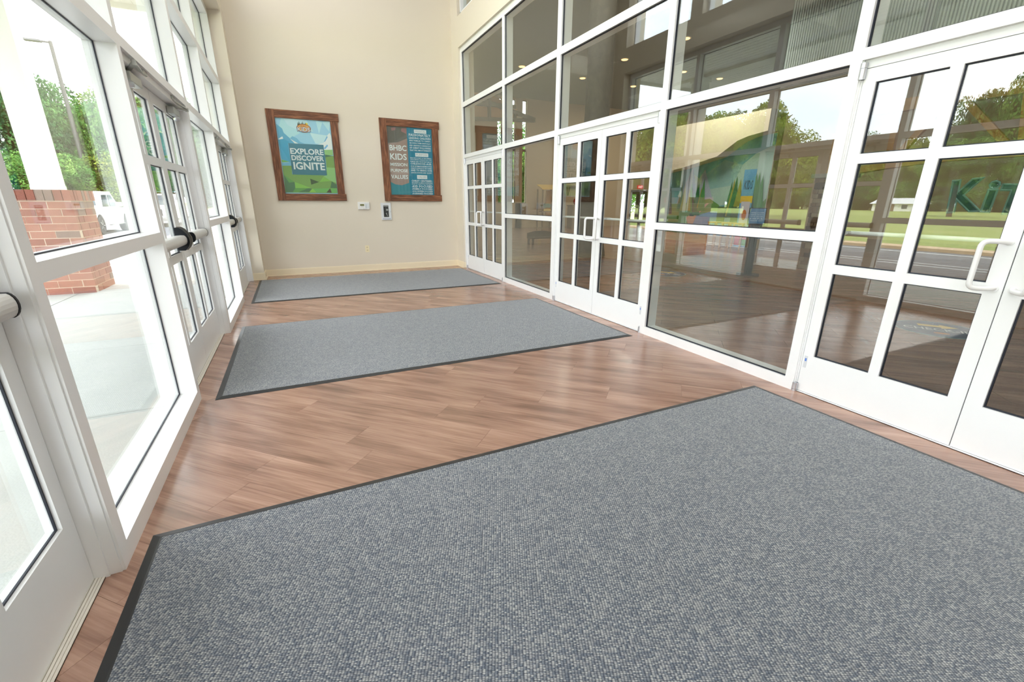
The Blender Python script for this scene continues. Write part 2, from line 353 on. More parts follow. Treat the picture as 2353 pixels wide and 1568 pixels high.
# ------------------------------------------------------------------ storefronts
WN = [0]; DN = [0]
def gasket_mb(mb, xg, s, y0, y1, z0, z1, t=0.006):
    xa, xb = xg-s*0.009, xg-s*0.003
    mb.box(xa, xb, y0, y1, z0, z0+t).box(xa, xb, y0, y1, z1-t, z1).box(xa, xb, y0, y0+t, z0+t, z1-t).box(xa, xb, y1-t, y1, z0+t, z1-t)
    if s < 0: return
    xa, xb = xg+s*0.009, xg+s*0.003
    mb.box(xa, xb, y0, y1, z0, z0+t).box(xa, xb, y0, y1, z1-t, z1).box(xa, xb, y0, y0+t, z0+t, z1-t).box(xa, xb, y1-t, y1, z0+t, z1-t)
def storefront(side):
    s = -1 if side == 'left' else 1
    xf = XL if s < 0 else XR
    dep = 0.15; xo = xf+s*dep
    xg = xf+s*(0.108 if s < 0 else 0.028); G = GL if s < 0 else GR
    for kind, i in BAYS:
        y0, y1 = MUL[i][1], MUL[i+1][0]
        WN[0] += 1
        mb = box(xf, xo, MUL[i+1][0], MUL[i+1][1], 0, Z_P1)
        if i == 0: mb.box(xf, xo, MUL[0][0], MUL[0][1], 0, Z_P1)
        w = struct('window_%d' % WN[0], mb, WHITE)
        def part(n, m, mm): return m.build(n, mm, w)
        part('rail', box(xf, xo, y0, y1, Z_U0, Z_U1), WHITE); part('rail', box(xf, xo, y0, y1, Z_P0, Z_P1), WHITE)
        rows = [(Z_T1, Z_U0), (Z_U1, Z_P0)]
        if kind == 'W':
            part('sill', box(xf, xo, y0, y1, 0, Z_SILL), WHITE); part('rail', box(xf, xo, y0, y1, Z_M0, Z_M1), WHITE)
            part('rail', box(xf, xo, y0, y1, Z_T0, Z_T1), WHITE); rows = [(Z_SILL, Z_M0), (Z_M1, Z_T0)]+rows
        else:
            # head of the door opening with its stepped stop, jamb strips and threshold
            part('head', box(xf, xo, y0, y1, 2.196, Z_T1).box(xf+s*0.024, xo, y0, y1, 2.150, 2.196), WHITE)
            jx = 0.045 if s < 0 else 0.022
            part('jamb', box(xf+s*jx, xo, y0, y0+0.015, 0, 2.150).box(xf+s*0.010, xf+s*jx, y0, y0+0.006, 0, 2.196), WHITE)
            part('jamb', box(xf+s*jx, xo, y1-0.015, y1, 0, 2.150).box(xf+s*0.010, xf+s*jx, y1-0.006, y1, 0, 2.196), WHITE)
            tx = xf+s*(0.058 if s < 0 else 0.012)
            tm = MB()
            for q in range(4):
                a = tx+s*(0.010*q); tm.box(a, a+s*0.008, y0, y1, 0, 0.006+0.0015*q)
            tm.box(tx+s*0.04, xo, y0, y1, 0, 0.010).box(tx, xo, y0, y1, 0, 0.004)
            part('threshold', tm, mat('threshold_cream', (0.70, 0.66, 0.58), 0.4) if s < 0 else WHITE)
        for (z0, z1) in rows:
            part('pane', box(xg-0.003, xg+0.003, y0, y1, z0, z1), G)
            g = MB(); gasket_mb(g, xg, s, y0, y1, z0, z1, 0.0055 if s < 0 else 0.007); part('gasket', g, GASK)
        # clerestory window above
        WN[0] += 1
        xc = -0.70 if s < 0 else 3.262; xco = xc+s*0.12
        ca, cb = y0+0.10, y1-0.10
        if i == 0: ca = y0-0.08
        if i == 6: cb = y1-0.02
        c0, c1 = 4.62, 6.2
        cm = box(xc, xco, ca, cb, c0, c0+0.04).box(xc, xco, ca, cb, c1-0.04, c1).box(xc, xco, ca, ca+0.04, c0, c1).box(xc, xco, cb-0.04, cb, c0, c1)
        cw = struct('window_%d' % WN[0], cm, WHITE)
        box(xc+s*0.06, xc+s*0.066, ca+0.04, cb-0.04, c0+0.04, c1-0.04).build('pane', G, cw)

def leaf(side, yh, yl):
    """door leaf hinged at yh, lock edge at yl"""
    s = -1 if side == 'left' else 1
    xa = -0.840 if s < 0 else 3.300; xb = xa+s*0.045; xg = xa+s*0.022
    G = GL if s < 0 else GR
    sg = 1 if yl > yh else -1; wd = abs(yl-yh)
    Y = lambda t: yh+sg*t
    e = [0.0, 0.073, 0.427*wd/0.915, 0.486*wd/0.915, wd-0.075, wd]
    zr = [0.012, 0.291, 0.899, 0.960, 1.602, 1.660, 2.065, 2.146]
    DN[0] += 1
    mb = MB()
    for a, b in ((0, 1), (2, 3), (4, 5)):
        if (a, b) == (2, 3): continue
        mb.box(xa, xb, Y(e[a]+(0.0015 if a == 0 else 0)), Y(e[b]-(0.0025 if b == 5 else 0)), zr[0], zr[7])
    for a in (0, 2, 4, 6): mb.box(xa, xb, Y(e[1]), Y(e[4]), zr[a], zr[a+1])
    for a in (1, 3, 5): mb.box(xa, xb, Y(e[2]), Y(e[3]), zr[a], zr[a+1])
    d = struct('door_%d' % DN[0], mb, WHITE)
    def part(n, m, mm, **k): return m.build(n, mm, d, **k)
    gk = MB()
    for a, b in ((1, 2), (3, 4)):
        for c in (1, 3, 5):
            ya, yb = sorted((Y(e[a]), Y(e[b])))
            part('pane', box(xg-0.003, xg+0.003, ya, yb, zr[c], zr[c+1]), G)
            gasket_mb(gk, xg, s, ya, yb, zr[c], zr[c+1], 0.006)
    part('gasket', gk, GASK)
    # dark weather strip along the meeting edge and the hinge edge
    part('weatherstrip', box(xa+s*0.012, xb, Y(wd-0.0025), Y(wd+0.0012), zr[0], zr[7]).box(xa+s*0.012, xb, Y(-0.002), Y(0.0015), zr[0], zr[7]), GASK)
    if s > 0:
        # D shaped pull, bowed away from the meeting edge
        a = wd-0.035; o1, o2 = a, a-0.075
        xs = xa-0.004
        path = rounded([(xs, Y(a), 1.172), (xs-0.030, Y(a-0.012), 1.178), (xs-0.090, Y(a-0.074), 1.178), (xs-0.090, Y(a-0.074), 0.934), (xs-0.030, Y(a-0.012), 0.934), (xs, Y(a), 0.940)], 0.034, 6)
        hd = part('handle', MB().tube(path, 0.0128, 14), PULL, smooth=True)
        MB().lathe([(0.018, xa-0.006), (0.018, xa)], Y(a), 1.176, 14, 'x').lathe([(0.018, xa-0.006), (0.018, xa)], Y(a), 0.936, 14, 'x').build('rosette', PULL, hd, smooth=True)
        # push bar on the lobby face
        ys = [Y(0.075), Y(wd-0.07)]
        pb = part('push_bar', MB().tube([(xb+0.055, ys[0], 1.172), (xb+0.055, ys[1], 1.172)], 0.0135, 10), PULL, smooth=True)
        MB().tube([(xb, ys[0], 1.172), (xb+0.055, ys[0], 1.172)], 0.012, 8).tube([(xb, ys[1], 1.172), (xb+0.055, ys[1], 1.172)], 0.012, 8).build('bracket', PULL, pb, smooth=True)
        # pivots at top and bottom
        for z0, z1, zs in ((2.088, 2.180, 2.150), (0.0, 0.066, 0.016)):
            hm = MB().lathe([(0.019, z0), (0.019, zs-0.001)], xa-0.012, Y(-0.006), 14).lathe([(0.019, zs+0.001), (0.019, z1)], xa-0.012, Y(-0.006), 14).box(xa-0.010, xa, Y(-0.016), Y(0.010), z0, z1)
            part('hinge', hm, METAL, smooth=True)
        st = part('sticker', box(xa-0.001, xa, Y(0.014), Y(0.036), 0.195, 0.285), mat('sticker_grey', (0.66, 0.68, 0.70), 0.5))
        box(xa-0.0014, xa-0.001, Y(0.019), Y(0.031), 0.245, 0.268).build('sticker_mark', mat('sticker_blue', srgb(90, 130, 210), 0.5), st)
    else:
        def casing(k):
            return [(xa, zc-0.082*k), (xa, zc+0.094*k), (xa-s*0.030*k, zc+0.094*k), (xa-s*0.052*k, zc+0.078*k), (xa-s*0.074*k, zc+0.046*k), (xa-s*0.086*k, zc+0.014*k), (xa-s*0.086*k, zc-0.020*k), (xa-s*0.074*k, zc-0.052*k), (xa-s*0.046*k, zc-0.082*k)]
        # panic bar: flat-topped round-nosed pad with black end casing
        def sec(r, zc, xw):
            pts = [(xa, zc+r*0.92), (xa-s*xw*0.45, zc+r)]
            for k in range(9):
                t = math.radians(75-150*k/8); pts.append((xa-s*(xw-r*0.55+r*0.62*math.cos(t)), zc+r*math.sin(t)))
            return pts+[(xa, zc-r)]
        zc = 1.062
        pb = part('push_bar', MB().prism(sec(0.037, zc, 0.070), 'y', Y(0.055), Y(wd-0.160)), PAINTG, fix=True)
        MB().prism(sec(0.039, zc, 0.072), 'y', Y(0.046), Y(0.056)).build('end_cap', BLACKP, pb, fix=True)
        if sg < 0: MB().prism(sec(0.043, zc, 0.078), 'y', Y(wd-0.160), Y(wd-0.145)).build('end_cap', BLACKP, pb, fix=True)
        if sg > 0: MB().prism(casing(1.0), 'y', Y(wd-0.160), Y(wd-0.064)).build('end_casing', BLACKP, pb, fix=True)
        if sg > 0: MB().prism(casing(1.04), 'y', Y(wd-0.063), Y(wd-0.055)).build('edge_band', mat('olive_band', (0.20, 0.19, 0.15), 0.4), pb, fix=True)
        # door closer on the top rail with its folding arm to the head
        ck = 0.24 if sg > 0 else 0.12
        cl = part('closer', MB().box(xa-s*0.002, xa-s*0.052, Y(ck), Y(ck+0.26), 2.070, 2.126), CLOS, bevel=0.004)
        MB().lathe([(0.020, 2.040), (0.026, 2.047), (0.026, 2.070)], xa-s*0.028, Y(ck+0.05), 14).build('cap', METAL, cl, smooth=True)
        ar = MB().lathe([(0.014, 2.130), (0.014, 2.152)], xa-s*0.026, Y(ck+0.10), 10)
        ar.bar((xa-s*0.026, Y(ck+0.10), 2.146), (xa-s*0.100, Y(ck-0.08), 2.150), 0.026, 0.010)
        ar.bar((xa-s*0.100, Y(ck-0.08), 2.160), (xa-s*0.060, Y(ck+0.30), 2.168), 0.020, 0.010)
        ar.lathe([(0.013, 2.140), (0.013, 2.170)], xa-s*0.100, Y(ck-0.08), 10)
        ar.box(xa-s*0.046, xa-s*0.074, Y(ck+0.26), Y(ck+0.36), 2.168, 2.196)
        ar.build('arm', CLOS, cl)
    return d
for side in ('left', 'right'):
    storefront(side)
    for kind, i in BAYS:
        if kind == 'D' and i > 0:
            y0, y1 = MUL[i][1]+0.016, MUL[i+1][0]-0.016; m_ = (y0+y1)/2
            leaf(side, y0, m_); leaf(side, y1, m_)
        elif kind == 'D':
            y0, y1 = MUL[i][1]+0.016, MUL[i+1][0]-0.016; m_ = (y0+y1)/2
            leaf(side, y1, m_)

# ------------------------------------------------------------------ mats
for (x0, x1, y0, y1, lab) in ((-0.706, 3.092, -0.02, 2.047, 'large grey looped entrance mat nearest the camera with black rubber edge'),
                              (-0.661, 3.125, 3.512, 5.659, 'middle grey entrance mat lying between the second pair of doors'),
                              (-0.659, 3.152, 6.970, 9.041, 'farthest grey entrance mat, in front of the cream end wall')):
    m_ = thing('floor_mat', ((x0+x1)/2, (y0+y1)/2, 0), lab, 'mat', None)
    cxm, cym = (x0+x1)/2, (y0+y1)/2
    b_ = 0.042
    o = box(x0+b_-cxm, x1-b_-cxm, y0+b_-cym, y1-b_-cym, 0.0012, 0.0105).build('carpet', CARPET, None); o.parent = m_
    rb = MB(); zt = 0.0085
    O = [(x0-cxm, y0-cym), (x1-cxm, y0-cym), (x1-cxm, y1-cym), (x0-cxm, y1-cym)]; k_ = 0.012
    def ring(d, z): return [(x0+d-cxm, y0+d-cym, z), (x1-d-cxm, y0+d-cym, z), (x1-d-cxm, y1-d-cym, z), (x0+d-cxm, y1-d-cym, z)]
    rr = ring(0, 0.0004)+ring(0.001, 0.002)+ring(0.034, 0.0095)+ring(b_+0.002, 0.0095)+ring(b_+0.002, 0.0004)
    fs = []
    for q in range(4):
        for j in range(4): fs.append((q*4+j, q*4+(j+1) % 4, (q+1)*4+(j+1) % 4, (q+1)*4+j))
    rb.addf(rr, fs); o = rb.build('rubber_border', RUBBER, None); o.parent = m_

# ------------------------------------------------------------------ end wall: posters, thermostat, wall box, socket
def frame_wood(sc_=(5, 1, 60)):
    m = bpy.data.materials.new('rustic_brown_wood'); m.use_nodes = True; n = m.node_tree; b = n.nodes['Principled BSDF']; L = n.links.new
    t = n.nodes.new('ShaderNodeTexCoord'); g = n.nodes.new('ShaderNodeTexNoise'); mp = n.nodes.new('ShaderNodeMapping'); mp.inputs['Scale'].default_value = sc_
    L(t.outputs['Object'], mp.inputs[0]); L(mp.outputs[0], g.inputs['Vector']); g.inputs['Scale'].default_value = 1; g.inputs['Detail'].default_value = 5
    cr = n.nodes.new('ShaderNodeValToRGB'); e = cr.color_ramp.elements; e[0].position = 0.38; e[0].color = srgb(92, 56, 36); e[1].position = 0.70; e[1].color = srgb(158, 108, 76)
    k = e.new(0.55); k.color = srgb(124, 78, 52); L(g.outputs[0], cr.inputs[0]); L(cr.outputs[0], b.inputs['Base Color']); b.inputs['Roughness'].default_value = 0.6
    bp = n.nodes.new('ShaderNodeBump'); bp.inputs['Strength'].default_value = 0.5; bp.inputs['Distance'].default_value = 0.004; L(g.outputs[0], bp.inputs['Height']); L(bp.outputs[0], b.inputs['Normal'])
    return m
FW = frame_wood(); FWV = frame_wood((60, 1, 5))
PC = {'sky0': (150,198,222), 'sky1': (170,212,222), 'sky2': (184,216,228), 'sky3': (178,216,230), 'sky4': (190,220,230), 'blue1': (92,166,200), 'blue2': (64,156,192), 'blue3': (74,164,202), 'blue4': (112,176,208), 'blue5': (112,172,212),
      'ice': (222,232,238), 'green1': (110,176,96), 'green2': (96,150,80), 'green3': (118,156,84), 'green4': (140,188,120), 'green5': (130,184,84), 'green6': (72,112,80), 'dark1': (66,88,58), 'dark2': (72,68,58), 'lime': (140,196,88),
      'hair': (92,88,82), 'red': (142,100,100), 'skin': (150,126,118), 'skin2': (160,138,130), 'lip': (120,72,86), 'shirt': (44,126,140)}
def pm(n): return mat('print_'+n, tuple(min(1, 1.3*c) for c in srgb(*PC[n])[:3])+(1,), 0.45)
PA = [('sky2', [(0.091, 2.754), (0.385, 2.763), (0.476, 2.732), (0.551, 2.559), (0.279, 2.58), (0.15, 2.64)]), ('sky3', [(0.619, 2.743), (0.727, 2.725), (0.651, 2.527)]), ('sky3', [(0.727, 2.725), (0.829, 2.577), (0.862, 2.747), (0.816, 2.757)]), ('sky1', [(0.012, 2.625), (0.059, 2.739), (0.09, 2.741), (0.15, 2.64), (0.279, 2.58), (0.334, 2.52), (0.13, 2.406), (0.07, 2.51)]), ('sky4', [(0.496, 2.537), (0.65, 2.52), (0.788, 2.509), (0.705, 2.367), (0.572, 2.36)]), ('blue1', [(-0.027, 2.647), (0.055, 2.578), (0.07, 2.51), (0.158, 2.427), (0.229, 2.348), (0.115, 2.342), (0.067, 2.403), (-0.026, 2.397)]), ('blue2', [(-0.033, 2.394), (0.062, 2.409), (0.149, 2.363), (0.115, 2.342), (0.115, 2.019), (0.083, 2.057), (-0.022, 2.072)]), ('blue3', [(-0.026, 2.309), (0.115, 2.019), (-0.022, 2.072)]), ('ice', [(-0.024, 2.41), (0.04, 2.452), (0.05, 2.414), (-0.026, 2.394)]), ('blue4', [(0.162, 2.43), (0.201, 2.464), (0.272, 2.434), (0.316, 2.378), (0.389, 2.35), (0.229, 2.348)]), ('ice', [(0.16, 2.418), (0.286, 2.346), (0.228, 2.343)]), ('ice', [(0.706, 2.38), (0.78, 2.502), (0.833, 2.558), (0.854, 2.5), (0.855, 2.336), (0.848, 2.269), (0.699, 2.261), (0.696, 2.347), (0.597, 2.348)]), ('blue5', [(0.715, 2.394), (0.78, 2.502), (0.792, 2.483), (0.743, 2.409)]), ('blue5', [(0.702, 2.288), (0.77, 2.358), (0.781, 2.332), (0.727, 2.276)]), ('green4', [(0.706, 2.262), (0.851, 2.272), (0.851, 2.175), (0.709, 2.176)]), ('green6', [(0.71, 2.182), (0.843, 2.165), (0.71, 2.129)]), ('green2', [(0.71, 2.129), (0.849, 2.165), (0.86, 1.952), (0.723, 1.948)]), ('green1', [(-0.026, 2.066), (0.099, 2.035), (-0.023, 2.021)]), ('blue4', [(-0.031, 2.007), (0.116, 2.026), (0.121, 1.967), (-0.028, 1.965)]), ('green3', [(-0.028, 1.965), (0.122, 1.97), (0.114, 1.822), (0.701, 1.818), (0.718, 2.136), (0.857, 2.169), (0.855, 1.505), (-0.037, 1.508)]), ('green4', [(0.711, 1.961), (0.854, 1.959), (0.855, 1.69), (0.765, 1.723), (0.638, 1.802), (0.709, 1.825)]), ('green2', [(-0.026, 1.818), (0.135, 1.689), (0.045, 1.684), (-0.006, 1.686)]), ('green6', [(-0.022, 1.805), (0.044, 1.68), (0.136, 1.692), (0.134, 1.581), (0.086, 1.513), (-0.03, 1.511)]), ('green5', [(0.139, 1.692), (0.405, 1.592), (0.135, 1.588)]), ('green2', [(0.135, 1.588), (0.404, 1.585), (0.362, 1.52), (0.087, 1.52)]), ('green6', [(0.344, 1.585), (0.41, 1.582), (0.362, 1.52), (0.178, 1.517)]), ('dark1', [(0.405, 1.756), (0.552, 1.701), (0.412, 1.651)]), ('green5', [(0.559, 1.701), (0.637, 1.796), (0.765, 1.723)]), ('green1', [(0.424, 1.582), (0.737, 1.594), (0.667, 1.52), (0.483, 1.518)]), ('lime', [(0.362, 1.52), (0.427, 1.582), (0.483, 1.518)]), ('green6', [(0.775, 1.716), (0.855, 1.659), (0.855, 1.596), (0.737, 1.598)]), ('dark2', [(0.659, 1.516), (0.73, 1.591), (0.752, 1.514)]), ('green1', [(0.743, 1.591), (0.854, 1.593), (0.852, 1.508), (0.752, 1.514)])]
PBL = [('hair', [(1.875, 2.74), (2.254, 2.734), (2.254, 2.564), (2.25, 2.509), (2.067, 2.46), (1.948, 2.453), (1.867, 2.465), (1.866, 2.595)]), ('red', [(1.958, 2.719), (2.052, 2.731), (2.037, 2.681), (1.965, 2.666)]), ('red', [(2.158, 2.722), (2.254, 2.728), (2.252, 2.624), (2.2, 2.648), (2.148, 2.667)]), ('skin', [(1.865, 2.432), (1.948, 2.453), (2.067, 2.465), (2.256, 2.548), (2.255, 2.135), (2.245, 1.893), (2.245, 1.719), (2.094, 1.669), (1.973, 1.685), (1.879, 1.729), (1.855, 2.101)]), ('skin2', [(1.878, 2.015), (2.117, 1.995), (2.246, 2.005), (2.251, 1.896), (1.988, 1.889), (1.87, 1.919)]), ('lip', [(1.985, 2.008), (2.087, 1.994), (2.179, 2.003), (2.092, 1.983)]), ('shirt', [(1.867, 1.726), (1.973, 1.687), (2.094, 1.672), (2.246, 1.722), (2.261, 1.49), (1.864, 1.492)])]
def plank_frame(root, x0, x1, z0, z1, ix0, ix1, iz0, iz1):
    y1, y0 = YE, YE-0.036
    # left stile full height, right stile between the longer top and bottom boards
    def board(n, m, w_=FW):
        o = m.build(n, w_, None, bevel=0.002); o.parent = root; o.matrix_parent_inverse = Matrix.Translation(-Vector(root.location)); return o
    board('frame_board', box(x0, ix0, y0-0.004, y1, z0, z1), FWV); board('frame_board', box(ix1, x1-0.022, y0, y1, iz0, iz1), FWV)
    board('frame_board', box(ix0, x1, y0-0.002, y1, iz1, z1)); board('frame_board', box(ix0, x1, y0-0.002, y1, z0, iz0))
def poster(x0, x1, ix0, ix1, label):
    z0, z1, iz0, iz1 = 1.367, 2.878, 1.490, 2.748
    r = thing('framed_poster', ((x0+x1)/2, YE, z0), label, 'poster')
    plank_frame(r, x0, x1, z0, z1, ix0, ix1, iz0, iz1)
    return r, (ix0, ix1, iz0, iz1)
def flat(mb, pts, y, box_):
    a, b, c, d = box_
    pts = [(min(max(p[0], a), b), min(max(p[1], c), d)) for p in pts]
    mb.addf([(p[0], y, p[1]) for p in pts], [tuple(range(len(pts)))])
YP = YE-0.012
r, bx = poster(-0.173, 1.011, -0.040, 0.860, 'brown plank framed poster of blue mountains and green hills reading EXPLORE DISCOVER IGNITE')
mb = MB().use(pm('sky0')); mb.box(bx[0], bx[1], YP, YE, bx[2], bx[3])
for i, (nm, pts) in enumerate(PA):
    mb.use(pm(nm)); flat(mb, pts, YP-0.0002*(i+1), bx)
pr = mb.build('print', None, r)
TY = YP-0.0002*(len(PA)+2)
tp = MB().box(0.120, 0.703, TY, YP, 1.820, 2.345).build('title_panel', mat('print_teal', srgb(66, 132, 154), 0.45), r)
LET = mat('print_white', srgb(242, 248, 250), 0.45, coat=0.3)
pl = lambda yy: (lambda u, w: (u, yy, w))
mb = MB()
for tx, a, b, c, d in (('EXPLORE', .134, .688, 2.168, 2.266), ('DISCOVER', .140, .684, 2.062, 2.150), ('IGNITE', .156, .684, 1.908, 2.038)):
    text_on(mb, tx, a, b, c, d, pl(TY-0.0006), 0.028, 3)
mb.build('lettering', LET, r)
# round logo: orange oval, dark firs, yellow sun, KIDS
ocx, ocz = 0.405, 2.605
mb = MB()
mb.use(mat('print_brown', srgb(150, 80, 40), 0.5)); ell = lambda a, b, n=28: [(ocx+a*math.cos(t), ocz+b*math.sin(t)) for t in [2*math.pi*k/n for k in range(n)]]
mb.addf([(p[0], YP-0.0080, p[1]) for p in ell(0.118, 0.070)], [tuple(range(28))])
mb.use(mat('print_orange', srgb(236, 168, 90), 0.5)); mb.addf([(p[0], YP-0.0083, p[1]) for p in ell(0.108, 0.060)], [tuple(range(28))])
mb.use(mat('print_fir', srgb(50, 78, 60), 0.5))
for k in range(7):
    a = ocx-0.085+k*0.020; hh = 0.045+0.02*math.sin(k*2.1)
    mb.addf([(a-0.012, YP-0.0079, ocz+0.045), (a+0.012, YP-0.0079, ocz+0.045), (a, YP-0.0079, ocz+0.052+hh)], [(0, 1, 2)])
mb.use(mat('print_yellow', srgb(244, 220, 70), 0.5)); mb.addf([(ocx+0.055+0.022*math.cos(t), YP-0.0078, ocz+0.068+0.022*math.sin(t)) for t in [k*0.5236 for k in range(12)]], [tuple(range(12))])
mb.use(mat('print_violet', srgb(120, 112, 150), 0.5)); text_on(mb, 'KiDS', ocx-0.112, ocx+0.112, ocz-0.062, ocz+0.020, pl(YP-0.0090), 0.045, 2)
mb.use(LET); text_on(mb, 'KiDS', ocx-0.104, ocx+0.104, ocz-0.054, ocz+0.014, pl(YP-0.0093), 0.0, 2)
mb.use(mat('print_brown', srgb(150, 80, 40), 0.5)); text_on(mb, 'BHBC', ocx-0.045, ocx+0.045, ocz+0.024, ocz+0.044, pl(YP-0.0090), 0.0, 1)
mb.build('logo', None, r)
box(bx[0], bx[1], YP-0.013, YP-0.011, bx[2], bx[3]).build('glazing', GH, r)

r, bx = poster(1.737, 2.912, 1.868, 2.758, 'brown plank framed teal poster reading BHBC KIDS MISSION PURPOSE VALUES')
mb = MB().use(pm('shirt')); mb.box(bx[0], bx[1], YP, YE, bx[2], bx[3])
mb.use(mat('print_smoke', srgb(120, 118, 116), 0.45)); flat(mb, [(1.868, 2.748), (2.259, 2.748), (2.259, 1.86), (1.868, 1.86)], YP-0.0002, bx)
bl_ = (bx[0], 2.259, bx[2], bx[3])
for i, (nm, pts) in enumerate(PBL):
    mb.use(pm(nm)); flat(mb, pts, YP-0.0002*(i+2), bl_)
mb.use(mat('print_teal2', srgb(26, 132, 164), 0.45)); mb.box(2.259, bx[1], YP-0.0008, YP, bx[2], bx[3])
mb.build('print', None, r)
HB = [box(a, b, YP-0.0035, YP, c, d).build('heading_box', LET, r) for a, b, c, d in ((2.404, 2.650, 2.652, 2.716), (2.402, 2.668, 2.222, 2.290), (2.414, 2.622, 1.800, 1.874))]
mb = MB()
rows = [('BHBC', 1.900, 2.232, 2.312, 2.414), ('KIDS', 1.900, 2.226, 2.146, 2.262), ('MISSION', 1.895, 2.230, 2.029, 2.090), ('PURPOSE', 1.893, 2.232, 1.920, 1.977), ('VALUES', 1.893, 2.228, 1.792, 1.868)]
R0, R1 = 2.296, 2.730
small = [('PASSIONATELY', 2.592, 2.640), ('LEADING CHILDREN', 2.541, 2.578), ('AND FAMILIES TO CHRIST,', 2.494, 2.526), ('GROWING THEM SPIRITUALLY,', 2.452, 2.480), ('AND CREATING A GENERATION', 2.412, 2.438), ('OF CHRIST FOLLOWERS', 2.364, 2.398), ('THAT WILL IMPACT ETERNITY!', 2.322, 2.350),
         ('BHBC KIDS IS PART OF THE OVERALL', 2.182, 2.204), ('CHURCH MINISTRY, WE MINISTER FOR YOUNG', 2.150, 2.170), ('FAMILIES AND THOSE THAT ARE OF', 2.114, 2.138), ('CHILDHOOD-AGE.', 2.070, 2.104), ('OUR ULTIMATE DESIRE IS FOR', 2.026, 2.052), ('CHRIST\'S CHURCH TO BE UNIFIED', 1.990, 2.014), ('AND TO BRING OUR', 1.944, 1.980), ('SAVIOR HONOR AND GLORY.', 1.904, 1.930),
         ('CHRIST CENTERED:', 1.744, 1.780), ('WE WANT TO BRING HONOR AND', 1.714, 1.734), ('GLORY TO CHRIST IN ALL THAT WE DO', 1.692, 1.706), ('-KID FOCUSED', 1.633, 1.680), ('-FAMILY FOCUSED', 1.590, 1.624), ('-VOLUNTEER FOCUSED', 1.547, 1.576), ('-FORWARD FOCUSED', 1.500, 1.534)]
for tx, a, b, c, d in rows: text_on(mb, tx, a, b, c, d, pl(YP-0.0034), 0.02, 3)
for tx, c, d in small: text_on(mb, tx, R0, R1, c, d, pl(YP-0.0034), 0.015, 1)
mb.build('lettering', LET, r)
GREYP = mat('print_grey', srgb(170, 176, 186), 0.5)
for q, (tx, a, b, c, d) in enumerate((('MISSION', 2.424, 2.630, 2.664, 2.704), ('PURPOSE', 2.420, 2.650, 2.236, 2.276), ('VALUES', 2.434, 2.602, 1.816, 1.858))):
    mb = MB(); text_on(mb, tx, a, b, c, d, pl(YP-0.0042), 0.0, 2); o = mb.build('heading_text', GREYP, None); o.parent = HB[q]
box(bx[0], bx[1], YP-0.013, YP-0.011, bx[2], bx[3]).build('glazing', GH, r)

WPL = mat('white_plastic', (0.82, 0.82, 0.80), 0.4)
t = thing('thermostat', (1.316, YE, 1.206), 'white wall thermostat with small green display left of the wall box', 'thermostat')
MB().box(1.206, 1.426, YE-0.030, YE, 1.206, 1.348).build('housing', WPL, t, bevel=0.006)
box(1.246, 1.322, YE-0.0315, YE-0.030, 1.276, 1.306).build('display', mat('lcd_green', srgb(96, 100, 44), 0.3), t)
BG = mat('button_grey', (0.35, 0.36, 0.40), 0.5)
for k in range(4): box(1.262+k*0.013, 1.270+k*0.013, YE-0.033, YE-0.030, 1.256, 1.263).build('button', BG, t)
for k in range(5): box(1.352, 1.364, YE-0.033, YE-0.030, 1.236+k*0.014, 1.244+k*0.014).build('button', BG, t)
for k in range(3): box(1.300+k*0.025, 1.316+k*0.025, YE-0.032, YE-0.030, 1.214, 1.220).build('button', BG, t)
box(1.336, 1.412, YE-0.0312, YE-0.030, 1.228, 1.322).build('flip_cover', mat('plastic_grey', (0.70, 0.74, 0.76), 0.4), t)

t = thing('wall_box', (1.742, YE, 1.004), 'white rimmed recessed wall box with dark glass window under the right poster', 'wall box')
MB().box(1.645, 1.690, YE-0.022, YE, 1.004, 1.332).box(1.792, 1.840, YE-0.022, YE, 1.004, 1.332).box(1.690, 1.792, YE-0.022, YE, 1.004, 1.058).box(1.690, 1.792, YE-0.022, YE, 1.284, 1.332).build('frame', mat('pale_grey_metal', (0.72, 0.75, 0.77), 0.35), t)
box(1.690, 1.792, YE-0.006, YE, 1.058, 1.284).build('back_panel', mat('dark_inside', (0.035, 0.035, 0.04), 0.5), t)
box(1.700, 1.780, YE-0.012, YE-0.006, 1.262, 1.276).build('card_strip', METAL, t)
MB().lathe([(0.020, YE-0.016), (0.022, YE-0.006)], 1.762, 1.198, 14, 'y').build('dial', METAL, t)
MB().lathe([(0.009, YE-0.014), (0.010, YE-0.006)], 1.742, 1.130, 10, 'y').bar((1.742, YE-0.012, 1.128), (1.766, YE-0.012, 1.074), 0.010, 0.006).build('lever', METAL, t)
box(1.690, 1.792, YE-0.018, YE-0.016, 1.058, 1.284).build('window_pane', GH, t)
MB().lathe([(0.007, YE-0.030), (0.009, YE-0.022)], 1.828, 1.163, 10, 'y').build('latch', METAL, t)
box(1.665, 1.822, YE-0.0226, YE-0.022, 1.014, 1.032).build('name_strip', mat('strip_grey', (0.42, 0.45, 0.52), 0.5), t)

t = thing('wall_socket', (1.307, YE, 0.374), 'ivory double power socket low on the cream end wall', 'socket')
box(1.268, 1.346, YE-0.007, YE, 0.376, 0.508).build('face_plate', mat('ivory_plastic', srgb(238, 226, 190), 0.4), t, bevel=0.002)
for zc in (0.414, 0.470):
    rc = MB().lathe([(0.019, YE-0.010), (0.019, YE-0.006)], 1.307, zc, 16, 'y').build('receptacle', mat('ivory_light', srgb(228, 214, 176), 0.4), t)
    box(1.298, 1.301, YE-0.0106, YE-0.010, zc-0.006, zc+0.008).box(1.313, 1.316, YE-0.0106, YE-0.010, zc-0.006, zc+0.008).build('slot', BLACKP, rc)
def lb(mb, name, m, root, **k):
    """part given in the local coordinates of its thing"""
    o = mb.build(name, m, None, **k); o.parent = root; return o

